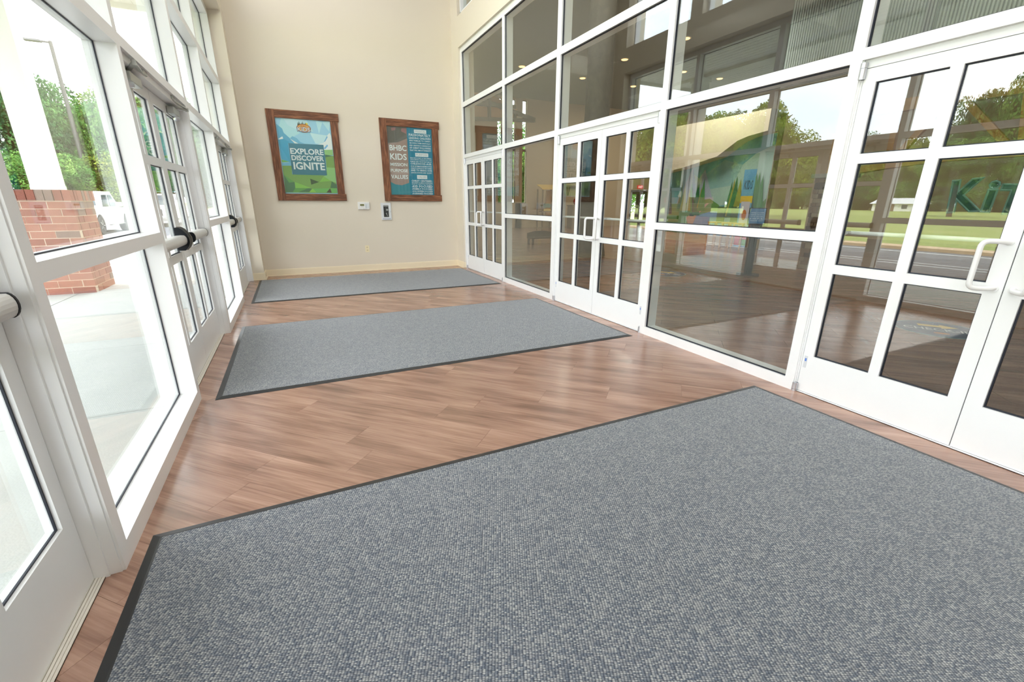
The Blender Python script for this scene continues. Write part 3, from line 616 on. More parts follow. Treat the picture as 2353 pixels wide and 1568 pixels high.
# ------------------------------------------------------------------ outside: pavement slabs, kerbs, road, lawn, canopy
CONC = mat('pale_concrete', srgb(196, 199, 196), 0.85, noise=(3.0, 0.5, srgb(182, 186, 183)), bump=(90, 0.15))
sw = struct('sidewalk', box(-4.5, -0.86, -8, 40, -0.25, -0.045), mat('joint_dirt', srgb(70, 68, 64), 0.95))
yj = [-8, -5.3, -3.5, -1.7, 0.07, 1.83, 3.6, 5.41, 7.08, 8.85, 10.6, 12.4, 14.2, 16, 18, 20.5, 23.5, 27, 33, 40]
for i in range(len(yj)-1):
    for a, b in ((-4.5, -3.125), (-3.115, -0.86)):
        box(a+0.003, b-0.003, yj[i]+0.004, yj[i+1]-0.004, -0.045, -0.02).build('slab', CONC, sw)
struct('kerb', box(-4.66, -4.5, -40, 90, -0.25, -0.02), mat('kerb_concrete', srgb(190, 184, 170), 0.9))
ASPH = mat('asphalt', srgb(120, 120, 122), 0.9, noise=(2.0, 0.5, srgb(100, 100, 103)), bump=(200, 0.2))
rd = struct('road', box(-12.3, -4.66, -60, 120, -0.3, -0.15), ASPH)
LINEP = mat('road_paint', srgb(226, 226, 222), 0.8)
for xx in (-7.72, -8.28): box(xx-0.05, xx+0.05, -60, 120, -0.15, -0.146).build('painted_line', LINEP, rd)
box(-11.6, -11.5, -60, 120, -0.15, -0.146).build('painted_line', LINEP, rd)
struct('kerb_far', box(-13.3, -12.3, -60, 120, -0.3, -0.05), mat('kerb_tan', srgb(196, 170, 138), 0.9))
GRASS = mat('lawn_grass', srgb(128, 146, 70), 0.95, noise=(0.35, 0.9, srgb(154, 158, 92)), bump=(30, 0.4))
struct('lawn', box(-400, -13.3, -300, 400, -0.5, -0.06), GRASS)
struct('ground', box(-13.3, 60, -300, 400, -0.6, -0.31), GRASS)

SOFF = mat('soffit_white', (0.80, 0.80, 0.78), 0.6)
cn = struct('canopy', box(-6.2, -1.06, -6.0, 10.5, 4.46, 4.60).box(-6.25, -6.2, -6.0, 10.55, 4.38, 4.66).box(-6.25, -1.06, 10.5, 10.55, 4.36, 4.66), SOFF)
gb = MB()
for k in range(33): gb.box(-6.2+k*0.154, -6.2+k*0.154+0.146, -6.0, 10.5, 4.435, 4.46)
o = gb.build('soffit_boards', SOFF, cn); o['kind'] = 'stuff'
box(-3.5, -3.2, -6, 10.5, 4.36, 4.46).build('beam', SOFF, cn)
t = thing('ceiling_globe', (-4.6, 7.2, 4.2), 'round globe light under the porch soffit, seen reflected', 'lamp')
lb(MB().lathe([(0.02, -0.02), (0.12, 0.02), (0.17, 0.10), (0.13, 0.20), (0.05, 0.235)], 0, 0, 16), 'globe', mat('globe_amber', srgb(226, 196, 120), 0.4), t, smooth=True)
lb(MB().lathe([(0.06, 0.2), (0.10, 0.236)], 0, 0, 14), 'mount', METAL, t)

# brick pier with its square white column
BR = [mat('brick_%s' % n_, srgb(*c), 0.85, noise=(14, 0.5, srgb(*[int(v*0.82) for v in c])), bump=(60, 0.3)) for n_, c in (('red', (168, 106, 92)), ('rose', (176, 120, 104)), ('brown', (154, 96, 84)), ('grey', (146, 122, 114)))]
MORT = mat('mortar', srgb(222, 204, 186), 0.95)
px0, px1, py0, py1 = -3.75, -2.90, 9.0, 9.85
pier = thing('brick_pier', ((px0+px1)/2, (py0+py1)/2, -0.02), 'low square red brick pier on the pavement outside the left windows', 'pier')
box(px0+0.005, px1-0.005, py0+0.005, py1-0.005, -0.02, 1.485).build('mortar_core', MORT, pier)
rows_ = 13; ch = (1.345+0.02)/rows_
def brick(x0, x1, y0, y1, z0, z1):
    j = random.uniform(-0.003, 0.003); j2 = random.uniform(-0.003, 0.003)
    o = box(x0+j, x1+j, y0+j2, y1+j2, z0, z1).build('brick', random.choice([BR[0], BR[0], BR[0], BR[1], BR[1], BR[1], BR[2], BR[2], BR[3]]), pier); return o
for r in range(rows_):
    z0 = -0.02+r*ch; z1 = z0+ch-0.010
    n = 3; bw = 0.85/n
    sh = (r % 2)*0.5
    # running bond: long faces on front/back in even rows, on the sides in odd rows
    for k in range(-1, n+1):
        a = max(px0, px0+(k+sh)*bw+0.005); b = min(px1, px0+(k+1+sh)*bw-0.005)
        if b-a < 0.03: continue
        brick(a, b, py0, py0+0.09, z0, z1)
    for k in range(-1, n+1):
        a = max(py0+0.10, py0+(k+1-sh)*bw+0.005); b = min(py1, py0+(k+2-sh)*bw-0.005)
        if b-a < 0.03: continue
        brick(px1-0.09, px1, a, b, z0, z1); brick(px0, px0+0.09, a, b, z0, z1)
nS = 9; bw = 0.89/nS
for k in range(nS):
    a = px0-0.02+k*bw+0.004; b = a+bw-0.008
    brick(a, b, py0-0.02, py0+0.12, 1.35, 1.50)
    a = py0-0.02+k*bw+0.004; b = a+bw-0.008
    if k > 0: brick(px1-0.10, px1+0.02, a+0.02, b+0.02, 1.35, 1.50); brick(px0-0.02, px0+0.10, a+0.02, b+0.02, 1.35, 1.50)
box(px0+0.06, px1-0.06, py0+0.08, py1-0.02, 1.485, 1.498).build('cap_slab', MORT, pier)
colm = thing('porch_column', (-3.25, 9.42, 1.498), 'square white porch column standing on the brick pier', 'column')
MB().box(-3.40, -3.10, 9.27, 9.57, 1.55, 4.30).build('shaft', WHITE, colm)
MB().box(-3.405, -3.095, 9.265, 9.575, 1.498, 1.56).build('base', WHITE, colm)
MB().box(-3.43, -3.07, 9.24, 9.60, 4.27, 4.36).build('capital', WHITE, colm)

pole = thing('street_lamp', (-14.0, 47.65, -0.06), 'tall thin dark street lamp post in front of the trees', 'lamp')
lb(MB().tube([(0, 0, 0), (0, 0, 6), (0, 0, 12.3)], [0.17, 0.14, 0.11], 10), 'pole', mat('pole_bronze', (0.07, 0.068, 0.066), 0.5), pole, smooth=True)
lb(MB().tube([(0, 0, 12.2), (-0.5, -0.2, 12.2)], 0.06, 8), 'arm', mat('pole_bronze', (0.28, 0.27, 0.26), 0.5), pole)
lb(MB().box(-1.35, -0.4, -0.45, -0.05, 12.1, 12.26), 'lamp_head', mat('lamp_grey', (0.12, 0.12, 0.13), 0.5), pole, bevel=0.05)

# pick-up trucks
TW = mat('truck_white', (0.84, 0.85, 0.86), 0.25, coat=0.6); TG = mat('truck_glass', (0.05, 0.07, 0.08), 0.08); TT = mat('tyre', (0.03, 0.03, 0.03), 0.8); TC = mat('chrome', (0.75, 0.76, 0.78), 0.15, metal=1.0); TR = mat('tail_red', srgb(190, 30, 30), 0.3)
def truck(loc, rz, label):
    t = thing('pickup_truck', loc, label, 'truck'); t.rotation_euler = (0, 0, rz)
    # side outline in (y, z), y=0 rear bumper, 5.8 front
    w = 0.98
    def arch(cy, r=0.50):
        return [(cy-r*math.cos(a), 0.42+r*math.sin(a)) for a in [math.pi*k/8 for k in range(9)]]
    low = [(0.05, 0.55)]+[(0.75+0.0, 0.45)]+arch(1.25)+arch(4.85)[0:]+[(5.7, 0.45), (5.8, 0.75), (5.72, 1.10)]
    body = low+[(4.45, 1.18), (4.35, 1.15), (0.03, 1.15)]
    lb(MB().prism(body, 'x', -w, w), 'body', TW, t, bevel=0.0, fix=True)
    cab = [(1.95, 1.13), (2.15, 1.80), (2.45, 1.90), (3.55, 1.90), (4.42, 1.17)]
    lb(MB().prism(cab, 'x', -w+0.08, w-0.08), 'cab', TW, t, fix=True)
    lb(MB().prism([(2.16, 1.22), (2.30, 1.74), (2.98, 1.76), (2.98, 1.22)], 'x', -w+0.07, w-0.07).prism([(3.08, 1.22), (3.08, 1.76), (3.52, 1.76), (4.20, 1.22)], 'x', -w+0.07, w-0.07), 'side_windows', TG, t, fix=True)
    lb(MB().addf([(-0.74, 1.985, 1.28), (0.74, 1.985, 1.28), (0.66, 2.125, 1.76), (-0.66, 2.125, 1.76)], [(0, 1, 2, 3)]), 'rear_window', TG, t)
    lb(MB().addf([(-0.78, 4.35, 1.25), (0.78, 4.35, 1.25), (0.66, 3.66, 1.83), (-0.66, 3.66, 1.83)], [(0, 1, 2, 3)]), 'windscreen', TG, t)
    lb(MB().box(-0.16, 0.16, 2.10, 2.2, 1.83, 1.87), 'brake_light', TR, t)
    lb(MB().box(-w-0.005, -w+0.15, -0.01, 0.10, 0.70, 1.10).box(w-0.15, w+0.005, -0.01, 0.10, 0.70, 1.10), 'tail_lights', TR, t)
    lb(MB().box(-w, w, -0.12, 0.04, 0.42, 0.62), 'rear_bumper', TC, t, bevel=0.02)
    lb(MB().box(-w, w, 5.72, 5.92, 0.40, 0.62), 'front_bumper', TC, t, bevel=0.02)
    lb(MB().box(-0.62, 0.62, 5.74, 5.82, 0.68, 1.02), 'grille', mat('grille_dark', (0.06, 0.06, 0.07), 0.3, metal=0.6), t)
    lb(MB().box(-0.95, -0.64, 5.70, 5.80, 0.78, 1.02).box(0.64, 0.95, 5.70, 5.80, 0.78, 1.02), 'headlights', mat('headlight', (0.7, 0.72, 0.75), 0.1), t)
    lb(MB().box(-w-0.10, -w+0.02, 2.2, 4.2, 0.40, 0.45).box(w-0.02, w+0.10, 2.2, 4.2, 0.40, 0.45), 'running_board', TC, t)
    lb(MB().box(w-0.10, w+0.16, 3.95, 4.08, 1.22, 1.42).box(-w-0.16, -w+0.10, 3.95, 4.08, 1.22, 1.42), 'mirrors', TW, t)
    for sx in (-1, 1):
        for cy in (1.25, 4.85):
            wh = lb(MB().lathe([(0.30, 0.70), (0.40, 0.72), (0.42, 0.80), (0.42, 0.92), (0.40, 0.985), (0.27, 0.99)], cy, 0.42, 24, 'x'), 'wheel', TT, t, smooth=True)
            rm = MB().lathe([(0.27, 0.985), (0.26, 0.97), (0.10, 0.965), (0.05, 0.985)], cy, 0.42, 20, 'x')
            for k in range(5):
                a = 2*math.pi*k/5; rm.bar((0.975, cy+0.05*math.cos(a), 0.42+0.05*math.sin(a)), (0.975, cy+0.25*math.cos(a), 0.42+0.25*math.sin(a)), 0.07, 0.03)
            r_ = rm.build('rim', TC, None); r_.parent = wh
            if sx < 0: wh.rotation_euler = (0, 0, math.pi); wh.location = (0, 2*cy, 0)
    return t
truck((-8.7, 25.3, -0.15), 0, 'white pickup truck on the road, seen from behind beyond the brick pier')
truck((-7.4, 39.0, -0.15), math.pi, 'white pickup truck farther up the road, front on through the door panes')

# ------------------------------------------------------------------ trees
def foliage_mat(name, c1, c2, c3):
    m = bpy.data.materials.new(name); m.use_nodes = True; n = m.node_tree; b = n.nodes['Principled BSDF']; L = n.links.new
    t = n.nodes.new('ShaderNodeTexCoord'); g = n.nodes.new('ShaderNodeTexNoise'); g.inputs['Scale'].default_value = 3.5; g.inputs['Detail'].default_value = 4; L(t.outputs['Object'], g.inputs['Vector'])
    cr = n.nodes.new('ShaderNodeValToRGB'); e = cr.color_ramp.elements; e[0].position = 0.38; e[0].color = srgb(*c1); e[1].position = 0.64; e[1].color = srgb(*c3); k = e.new(0.5); k.color = srgb(*c2)
    L(g.outputs[0], cr.inputs[0]); L(cr.outputs[0], b.inputs['Base Color']); b.inputs['Roughness'].default_value = 0.75; b.inputs['Specular IOR Level'].default_value = 0.2
    b.inputs['Subsurface Weight'].default_value = 0
    tr = n.nodes.new('ShaderNodeBsdfTranslucent'); L(cr.outputs[0], tr.inputs[0]); mx = n.nodes.new('ShaderNodeMixShader'); mx.inputs[0].default_value = 0.35
    o = n.nodes['Material Output']; L(b.outputs[0], mx.inputs[1]); L(tr.outputs[0], mx.inputs[2]); L(mx.outputs[0], o.inputs[0])
    return m
FOL = [foliage_mat('foliage_mid', (40, 80, 34), (78, 126, 56), (128, 164, 84)), foliage_mat('foliage_yellow', (64, 90, 28), (108, 134, 44), (150, 166, 70)), foliage_mat('foliage_dark', (32, 66, 40), (62, 108, 62), (100, 142, 80))]
BARK = mat('bark', srgb(96, 80, 66), 0.9, bump=(20, 0.6))
def crown_mesh(seed, nleaf, size):
    rg = np.random.default_rng(seed)
    nb = 34
    c = rg.normal(size=(nb, 3)); c /= np.linalg.norm(c, axis=1)[:, None]; c *= rg.uniform(0.25, 0.72, (nb, 1)); c[:, 2] *= 0.95
    rad = rg.uniform(0.22, 0.40, nb)
    b = rg.integers(0, nb, nleaf); d = rg.normal(size=(nleaf, 3)); d /= np.linalg.norm(d, axis=1)[:, None]
    p = c[b]+d*rad[b][:, None]*rg.uniform(0.75, 1.04, (nleaf, 1))
    nrm = d+rg.normal(size=(nleaf, 3))*0.6; nrm /= np.linalg.norm(nrm, axis=1)[:, None]
    u = np.cross(nrm, rg.normal(size=(nleaf, 3))); u /= np.linalg.norm(u, axis=1)[:, None]; v = np.cross(nrm, u)
    s = size*rg.uniform(0.6, 1.3, (nleaf, 1))
    V = np.stack([p-u*s, p-v*s*0.6, p+u*s, p+v*s*0.6], 1).reshape(-1, 3)
    me = bpy.data.meshes.new('crown'); me.vertices.add(len(V)); me.vertices.foreach_set('co', V.ravel())
    me.loops.add(nleaf*4); me.loops.foreach_set('vertex_index', np.arange(nleaf*4)); me.polygons.add(nleaf); me.polygons.foreach_set('loop_start', np.arange(nleaf)*4)
    me.update(calc_edges=True); return me
CR = []
for k in range(3):
    me = crown_mesh(k+3, 42000, 0.024); CR.append(me)
CRM = {}
tk = MB().tube([(0, 0, 0), (0.01, 0, 0.3), (0.02, 0.01, 0.7), (0, 0, 1.0)], [0.030, 0.022, 0.018, 0.008], 8)
for k in range(5):
    a = k*1.3; tk.tube([(0.01, 0, 0.45+0.07*k), (0.12*math.cos(a), 0.12*math.sin(a), 0.62+0.07*k), (0.22*math.cos(a), 0.22*math.sin(a), 0.72+0.07*k)], [0.012, 0.008, 0.004], 6)
TKM = None
def tree(x, y, h, wd, k, fm, label, group, clear=0.12):
    global TKM
    t = thing('tree', (x, y, -0.06), label, 'tree', group)
    key = (k, fm)
    if key not in CRM:
        me = CR[k].copy(); me.materials.append(FOL[fm]); CRM[key] = me
    o = bpy.data.objects.new('crown', CRM[key]); C.objects.link(o); o.parent = t
    ch = h*(1-clear)
    o.scale = (wd/2, wd/2, ch/2); o.location = (0, 0, h-ch/2); o.rotation_euler = (0, 0, random.uniform(0, 6))
    if TKM is None:
        q = tk.build('trunk', BARK, t, smooth=True); TKM = q.data; q.matrix_parent_inverse = Matrix()
    else:
        q = bpy.data.objects.new('trunk', TKM); C.objects.link(q); q.parent = t
    q.scale = (h, h, h*0.85)
    return t
G1 = 'dense trees along the road beyond the pavement'; L1 = 'dense green tree in the wood bordering the road, seen through the left windows'
for i, (x, y, h, w_) in enumerate([(-34, 44, 12.5, 11), (-27, 47, 13.5, 11), (-21.5, 46, 12.2, 9.5), (-17.5, 52, 12.6, 9), (-12.5, 54, 10.8, 9), (-9, 56, 12.5, 9), (-3.5, 58, 12, 9), (2, 60, 12, 9), (8, 62, 12, 10), (-15.5, 45.5, 5.6, 6.5), (-20, 40, 5.5, 6), (-12, 48, 5.5, 7), (-25, 40, 5.8, 7), (-7, 58, 5, 7), (-41, 42, 13, 12), (-11, 50, 10.5, 8), (-14, 58, 12, 10), (-30, 39, 6, 8), (-5.5, 54, 10.5, 8), (0, 55, 11, 9)]):
    tree(x, y, h, w_, i % 3, [0, 1, 0, 2, 0][i % 5], L1, G1, 0.02)
G2 = 'trees mirrored in the lobby glass'; L2 = 'leafy tree across the lawn, mirrored in the lobby glass'
for i, (x, y, h, w_) in enumerate([(-27, 34, 10.5, 9), (-33, 39, 12, 10), (-38, 34, 12.5, 11), (-44, 46, 14, 12), (-30, 26, 8.5, 7)]):
    tree(x, y, h, w_, i % 3, [1, 0, 1, 0, 1][i % 5], 'tall yellow-green tree on the lawn, mirrored in the big lobby window', 'tall yellow-green trees mirrored in the big window', 0.06)
for i in range(26):
    yy = -6+i*5.6; xx = -112-random.uniform(0, 10)
    h = (24 if yy < 46 else 17.5)+random.uniform(-2, 2)
    tree(xx, yy, h, 12, i % 3, [0, 2, 0, 1][i % 4], L2, G2, 0.0)
for i in range(22):
    tree(-109+random.uniform(-2, 2), -4+i*6.4, 6.5+random.uniform(-1, 1), 10, i % 3, [2, 0][i % 2], 'low bushy tree at the foot of the wood across the lawn', 'bushy undergrowth across the lawn', -0.18)
for i, (x, y) in enumerate(((9.5, 33), (13.5, 34), (17.5, 32), (21.5, 33), (26, 34))):
    tree(x, y, 8.6, 7.5, i % 3, 0, 'tree outside the far lobby windows', 'trees outside the far lobby windows', -0.1)
tree(-62, 26, 9.5, 9, 0, 0, 'single round tree standing free on the lawn before the house', None, 0.22)
tree(-58, 12, 10.5, 10, 1, 1, 'broad single tree standing free on the lawn right of the house', None, 0.2)
hs = thing('house', (-104, 50, -0.06), 'low white house with pale roof across the lawn', 'house')
lb(MB().box(-3, 3, -3.4, 3.4, 0, 1.5), 'wall', mat('house_wall', (0.74, 0.73, 0.68), 0.8), hs)
lb(MB().prism([(-3.5, 1.4), (3.5, 1.4), (0, 2.5)], 'y', -3.8, 3.8), 'roof', mat('house_roof', (0.66, 0.66, 0.68), 0.7), hs, fix=True)
lb(MB().box(2.98, 3.05, -2.6, -1.7, 0.5, 1.2).box(2.98, 3.05, 1.7, 2.6, 0.5, 1.2), 'windows', TG, hs); lb(MB().box(2.98, 3.05, -0.45, 0.45, 0, 1.4), 'front_door', mat('door_brown', (0.2, 0.12, 0.08), 0.6), hs)

# ------------------------------------------------------------------ lobby behind the right storefront
struct('lobby_floor', box(3.42, 21.2, -4, 22.5, -0.05, 0.0), WOODL)
DARKC = mat('dark_ceiling', (0.10, 0.10, 0.095), 0.9)
struct('lobby_ceiling', box(3.55, 21.2, -4.2, 22.7, 6.4, 6.55), DARKC)
BEI = mat('beige_wall', srgb(206, 186, 152), 0.8)
wf = MB()
slits = [(9.98, 10.24), (10.76, 11.00), (11.40, 11.66)]
xs = 3.3
for a, b in slits: wf.box(xs, a, 22.5, 22.7, 0, 6.4); xs = b
wf.box(xs, 18.85, 22.5, 22.7, 0, 6.4).box(9.98, 11.66, 22.5, 22.7, 0, 1.30).box(9.98, 11.66, 22.5, 22.7, 6.3, 6.4).box(18.85, 21.2, 22.5, 22.7, 2.1, 6.4).box(20.2, 21.2, 22.5, 22.7, 0, 2.1)
struct('wall_far', wf, BEI)
struct('wall_lobby_right', box(21.0, 21.2, -4, 22.5, 0, 6.4), BEI)
struct('wall_lobby_back', box(3.55, 21.2, -4.2, -4, 0, 6.4), BEI)
struct('wall_lobby_left', box(3.35, 3.55, 9.705, 22.5, 0, 6.4), BEI)
TIM = mat('dark_timber', srgb(92, 78, 64), 0.7, noise=(6, 0.5, srgb(70, 58, 48))); TAN = mat('tan_timber', srgb(206, 158, 92), 0.6, noise=(8, 0.4, srgb(180, 130, 72)))
for (a, b) in slits:
    WN[0] += 1
    w_ = struct('window_%d' % WN[0], MB().box(a, a+0.02, 22.55, 22.62, 1.3, 6.3).box(b-0.02, b, 22.55, 22.62, 1.3, 6.3).box(a+0.02, b-0.02, 22.55, 22.62, 1.3, 1.33).box(a+0.02, b-0.02, 22.55, 22.62, 6.27, 6.3), TIM)
    box(a+0.02, b-0.02, 22.58, 22.59, 1.33, 6.27).build('pane', GH, w_)
    for zz in (5.45, 3.9): box(a, b, 22.54, 22.62, zz, zz+0.09).build('bar', TIM, w_)
# glazed exit doors at the far end
for q, (a, b) in enumerate(((18.86, 19.52), (19.53, 20.19))):
    DN[0] += 1
    d = struct('door_%d' % DN[0], MB().box(a, a+0.16, 22.54, 22.60, 0, 2.09).box(b-0.16, b, 22.54, 22.60, 0, 2.09).box(a+0.16, b-0.16, 22.54, 22.60, 0, 0.25).box(a+0.16, b-0.16, 22.54, 22.60, 1.85, 2.09), TIM)
    box(a+0.16, b-0.16, 22.565, 22.575, 0.25, 1.85).build('pane', GH, d)
    MB().tube([(a+0.05, 22.50, 1.02), (b-0.05, 22.50, 1.02)], 0.02, 8).build('push_bar', METAL, d)
t = thing('exit_sign', (19.52, 22.47, 2.17), 'red lit EXIT sign over the far lobby doors', 'sign')
lb(MB().box(-0.20, 0.20, -0.03, 0.03, 0, 0.20), 'housing', mat('exit_red', srgb(190, 40, 40), 0.4, emis=(srgb(255, 50, 50), 0.5)), t)
mb = MB(); text_on(mb, 'EXIT', -0.16, 0.16, 0.035, 0.165, lambda u, w: (u, -0.0325, w), 0.03, 1); lb(mb, 'lettering', mat('exit_text', srgb(255, 225, 220), 0.4, emis=((1, 0.8, 0.75, 1), 0.8)), t)
t = thing('timber_gable', (9.2, 22.1, 5.1), 'tan panelled gable with dark timber truss high on the far lobby wall', 'truss')
MB().prism([(8.2, 5.25), (11.0, 5.25), (11.0, 5.85), (9.55, 6.38), (8.2, 6.38)], 'y', 22.35, 22.45).build('tan_panel', mat('tan_panel', srgb(226, 160, 84), 0.6), t, fix=True)
for a, b in (((8.2, 22.3, 6.28), (12.0, 22.3, 5.42)), ((8.2, 22.3, 5.88), (10.9, 22.3, 5.92)), ((9.45, 22.3, 6.3), (9.45, 22.3, 5.2)), ((8.2, 22.3, 5.2), (12.0, 22.3, 5.38)), ((10.85, 22.3, 5.7), (10.85, 22.3, 5.3))):
    MB().bar(a, b, 0.14, 0.16).build('beam', TIM, t)
# log column
lg = thing('log_column', (7.0, 9.83, 0), 'huge rough grey-brown log column rising behind the lobby glass', 'column')
rnd = random.Random(3); prof = []; n_ = 20; vs = []; fs = []
ph = [rnd.uniform(0, 6) for _ in range(6)]
for i in range(33):
    z = 6.4*i/32; rb_ = 0.30+0.10*math.exp(-z*1.6)
    for k in range(n_):
        a = 2*math.pi*k/n_; rr_ = rb_*(1+0.05*math.sin(3*a+ph[0]+z*0.4)+0.035*math.sin(7*a+ph[1]-z*0.3)+0.02*rnd.uniform(-1, 1)+(0.10*math.exp(-z*2)*math.sin(5*a+ph[2])))
        vs.append((rr_*math.cos(a), rr_*math.sin(a), z))
for i in range(32):
    for k in range(n_): fs.append((i*n_+k, i*n_+(k+1) % n_, (i+1)*n_+(k+1) % n_, (i+1)*n_+k))
lb(MB().addf(vs, fs), 'trunk', mat('weathered_log', srgb(84, 80, 68), 0.85, noise=(7, 0.9, srgb(50, 48, 42)), bump=(14, 1.0)), lg, smooth=True)
# downlights
DL = mat('downlight_glow', (1, 0.8, 0.5), 0.5, emis=((1.0, 0.60, 0.26, 1), 2.6))
for i, (x, y) in enumerate([(8.85, 17.57), (11.92, 17.92), (11.84, 15.08), (14.76, 18.04), (12.17, 12.45), (15.0, 15.3), (17.15, 15.37), (13.08, 9.0)]):
    t = thing('downlight', (x, y, 6.40), 'small glowing amber downlight in the dark lobby ceiling', 'lamp', 'amber downlights in the lobby ceiling')
    lb(MB().lathe([(0.11, -0.030), (0.12, -0.012)], 0, 0, 16), 'lens', DL, t)
    lb(MB().lathe([(0.16, -0.012), (0.16, 0)], 0, 0, 16), 'trim_ring', mat('ring_brass', (0.5, 0.4, 0.25), 0.4), t)
# market-stand play house
YW = mat('yellow_roof', srgb(236, 196, 104), 0.6); KW = mat('stand_wood', srgb(150, 132, 108), 0.7)
t = thing('market_stand', (12.4, 21.3, 0), 'wooden play market stand with yellow awning by the far lobby wall', 'stand')
lb(MB().addf([(-0.75, -0.6, 2.02), (0.35, -0.6, 2.02), (0.62, 0.2, 2.24), (-0.62, 0.2, 2.24), (-0.75, -0.6, 1.97), (0.35, -0.6, 1.97), (0.62, 0.2, 2.19), (-0.62, 0.2, 2.19)], [(0,1,2,3),(7,6,5,4),(0,4,5,1),(1,5,6,2),(2,6,7,3),(3,7,4,0)]), 'awning', YW, t)
for a, b in ((-0.68, -0.55), (0.30, -0.55), (-0.6, 0.15), (0.6, 0.15)): lb(MB().box(a-0.03, a+0.03, b-0.03, b+0.03, 0, 2.0), 'post', KW, t)
lb(MB().box(-0.10, 0.20, 0.1, 0.14, 0.5, 1.95), 'back_board', TAN, t)
lb(MB().box(-0.75, 0.4, -0.6, -0.3, 0.86, 0.92), 'counter', KW, t)
lb(MB().box(-0.62, -0.20, -0.58, -0.35, 0.92, 1.02), 'basket', mat('basket_yellow', srgb(240, 214, 130), 0.6), t)
lb(MB().prism([(-0.60+0.0, 1.08), (-0.20, 1.08), (-0.16, 1.2), (-0.24, 1.29), (-0.54, 1.29), (-0.62, 1.2)], 'y', -0.5, -0.3), 'green_roll', mat('sage_green', srgb(120, 150, 132), 0.6), t)
bs = lb(MB().box(-0.15, 0.38, -0.5, -0.45, 0.94, 1.28), 'display_rack', mat('rack_grey', srgb(140, 140, 136), 0.6), t)
t = thing('beam_frame', (14.0, 22.38, 0), 'plain wooden post frame with hanging ropes right of the market stand', 'frame')
lb(MB().box(-0.9, 1.3, -0.04, 0.04, 2.18, 2.26), 'top_beam', KW, t)
for a in (-0.86, 1.26): lb(MB().box(a-0.04, a+0.04, -0.04, 0.04, 0, 2.18), 'post', KW, t)
lb(MB().tube([(0.18, 0, 2.18), (0.24, 0, 1.72)], 0.012, 6).tube([(0.36, 0, 2.18), (0.28, 0, 1.72)], 0.012, 6), 'rope', TIM, t)
t = thing('red_apple', (14.26, 21.4, 1.222), 'big glossy red play apple on the grey-brown low cabinet', 'toy')
lb(MB().lathe([(0.06, 0.02), (0.15, 0.0), (0.21, 0.10), (0.22, 0.20), (0.18, 0.31), (0.08, 0.35), (0.03, 0.31)], 0, 0, 20), 'fruit', mat('apple_red', srgb(196, 44, 34), 0.25), t, smooth=True)
lb(MB().tube([(0, 0, 0.31), (0.02, 0, 0.42)], 0.012, 6), 'stalk', TIM, t)
t = thing('low_cabinet', (14.4, 21.4, 0), 'grey-brown low cabinet under the big red apple', 'cabinet')
lb(MB().box(-0.6, 0.65, -0.25, 0.25, 0.0, 1.17), 'body', mat('cabinet_taupe', srgb(150, 134, 114), 0.7), t); lb(MB().box(-0.63, 0.68, -0.28, 0.28, 1.17, 1.22), 'top', KW, t)
lb(MB().box(-0.57, 0.0, -0.265, -0.25, 0.1, 1.12).box(0.03, 0.61, -0.265, -0.25, 0.1, 1.12), 'door_panels', KW, t)
t = thing('low_bench', (7.65, 13.5, 0), 'low dark curved-back bench on the lobby floor', 'bench')
lb(MB().box(-0.5, 0.5, -0.2, 0.2, 0.18, 0.23), 'seat', TIM, t); lb(MB().prism([(-0.5, 0.23), (0.5, 0.23), (0.5, 0.36), (0.2, 0.42), (-0.2, 0.42), (-0.5, 0.36)], 'y', 0.16, 0.2), 'back', TIM, t, fix=True)
for a in (-0.45, 0.45):
    for b in (-0.15, 0.15): lb(MB().box(a-0.03, a+0.03, b-0.03, b+0.03, 0, 0.18), 'leg', TIM, t)

# mural partition with a swooping cream bulkhead
mu = struct('wall_mural', box(13.0, 13.25, 9.3, 13.45, 0, 3.9), BEI)
def P13(c): return mat('paint_'+c[0], srgb(*c[1]), 0.7)
MP = [(('teal', (110, 172, 180)), [(13.4, 0.3), (9.31, 0.3), (9.31, 3.3), (13.4, 3.3)]),
      (('cloud', (168, 198, 186)), [(12.9, 1.6), (12.2, 2.3), (11.5, 1.9), (10.6, 2.3), (9.9, 2.8), (9.31, 3.0), (9.31, 2.4), (9.31, 1.4), (12.0, 1.2)]),
      (('cloud2', (140, 182, 178)), [(11.9, 2.2), (11.0, 2.7), (10.3, 2.5), (10.6, 1.9), (11.5, 1.8)]),
      (('peak', (170, 180, 196)), [(12.9, 1.3), (12.3, 2.55), (12.1, 2.0), (11.75, 2.45), (11.2, 1.3)]),
      (('peak2', (96, 120, 160)), [(12.2, 1.3), (12.3, 2.55), (12.1, 2.0), (11.95, 1.3)]),
      (('hill', (96, 142, 70)), [(13.4, 0.3), (13.4, 1.3), (12.4, 1.35), (11.4, 1.5), (11.0, 1.3), (10.6, 0.9), (9.6, 1.2), (9.31, 1.5), (9.31, 0.3)]),
      (('lake', (120, 160, 196)), [(12.2, 0.3), (12.0, 0.9), (11.2, 1.1), (10.2, 1.0), (9.4, 0.9), (9.31, 0.3)]),
      (('path', (196, 160, 140)), [(12.35, 0.85), (11.5, 1.35), (11.4, 1.35), (11.9, 0.9), (12.0, 0.6), (12.2, 0.55)])]
mb = MB()
for i, (c, pts) in enumerate(MP):
    mb.use(P13(c)); mb.addf([(12.998-0.0015*i, p[0], p[1]) for p in pts], [tuple(range(len(pts)))])
rn = random.Random(5)
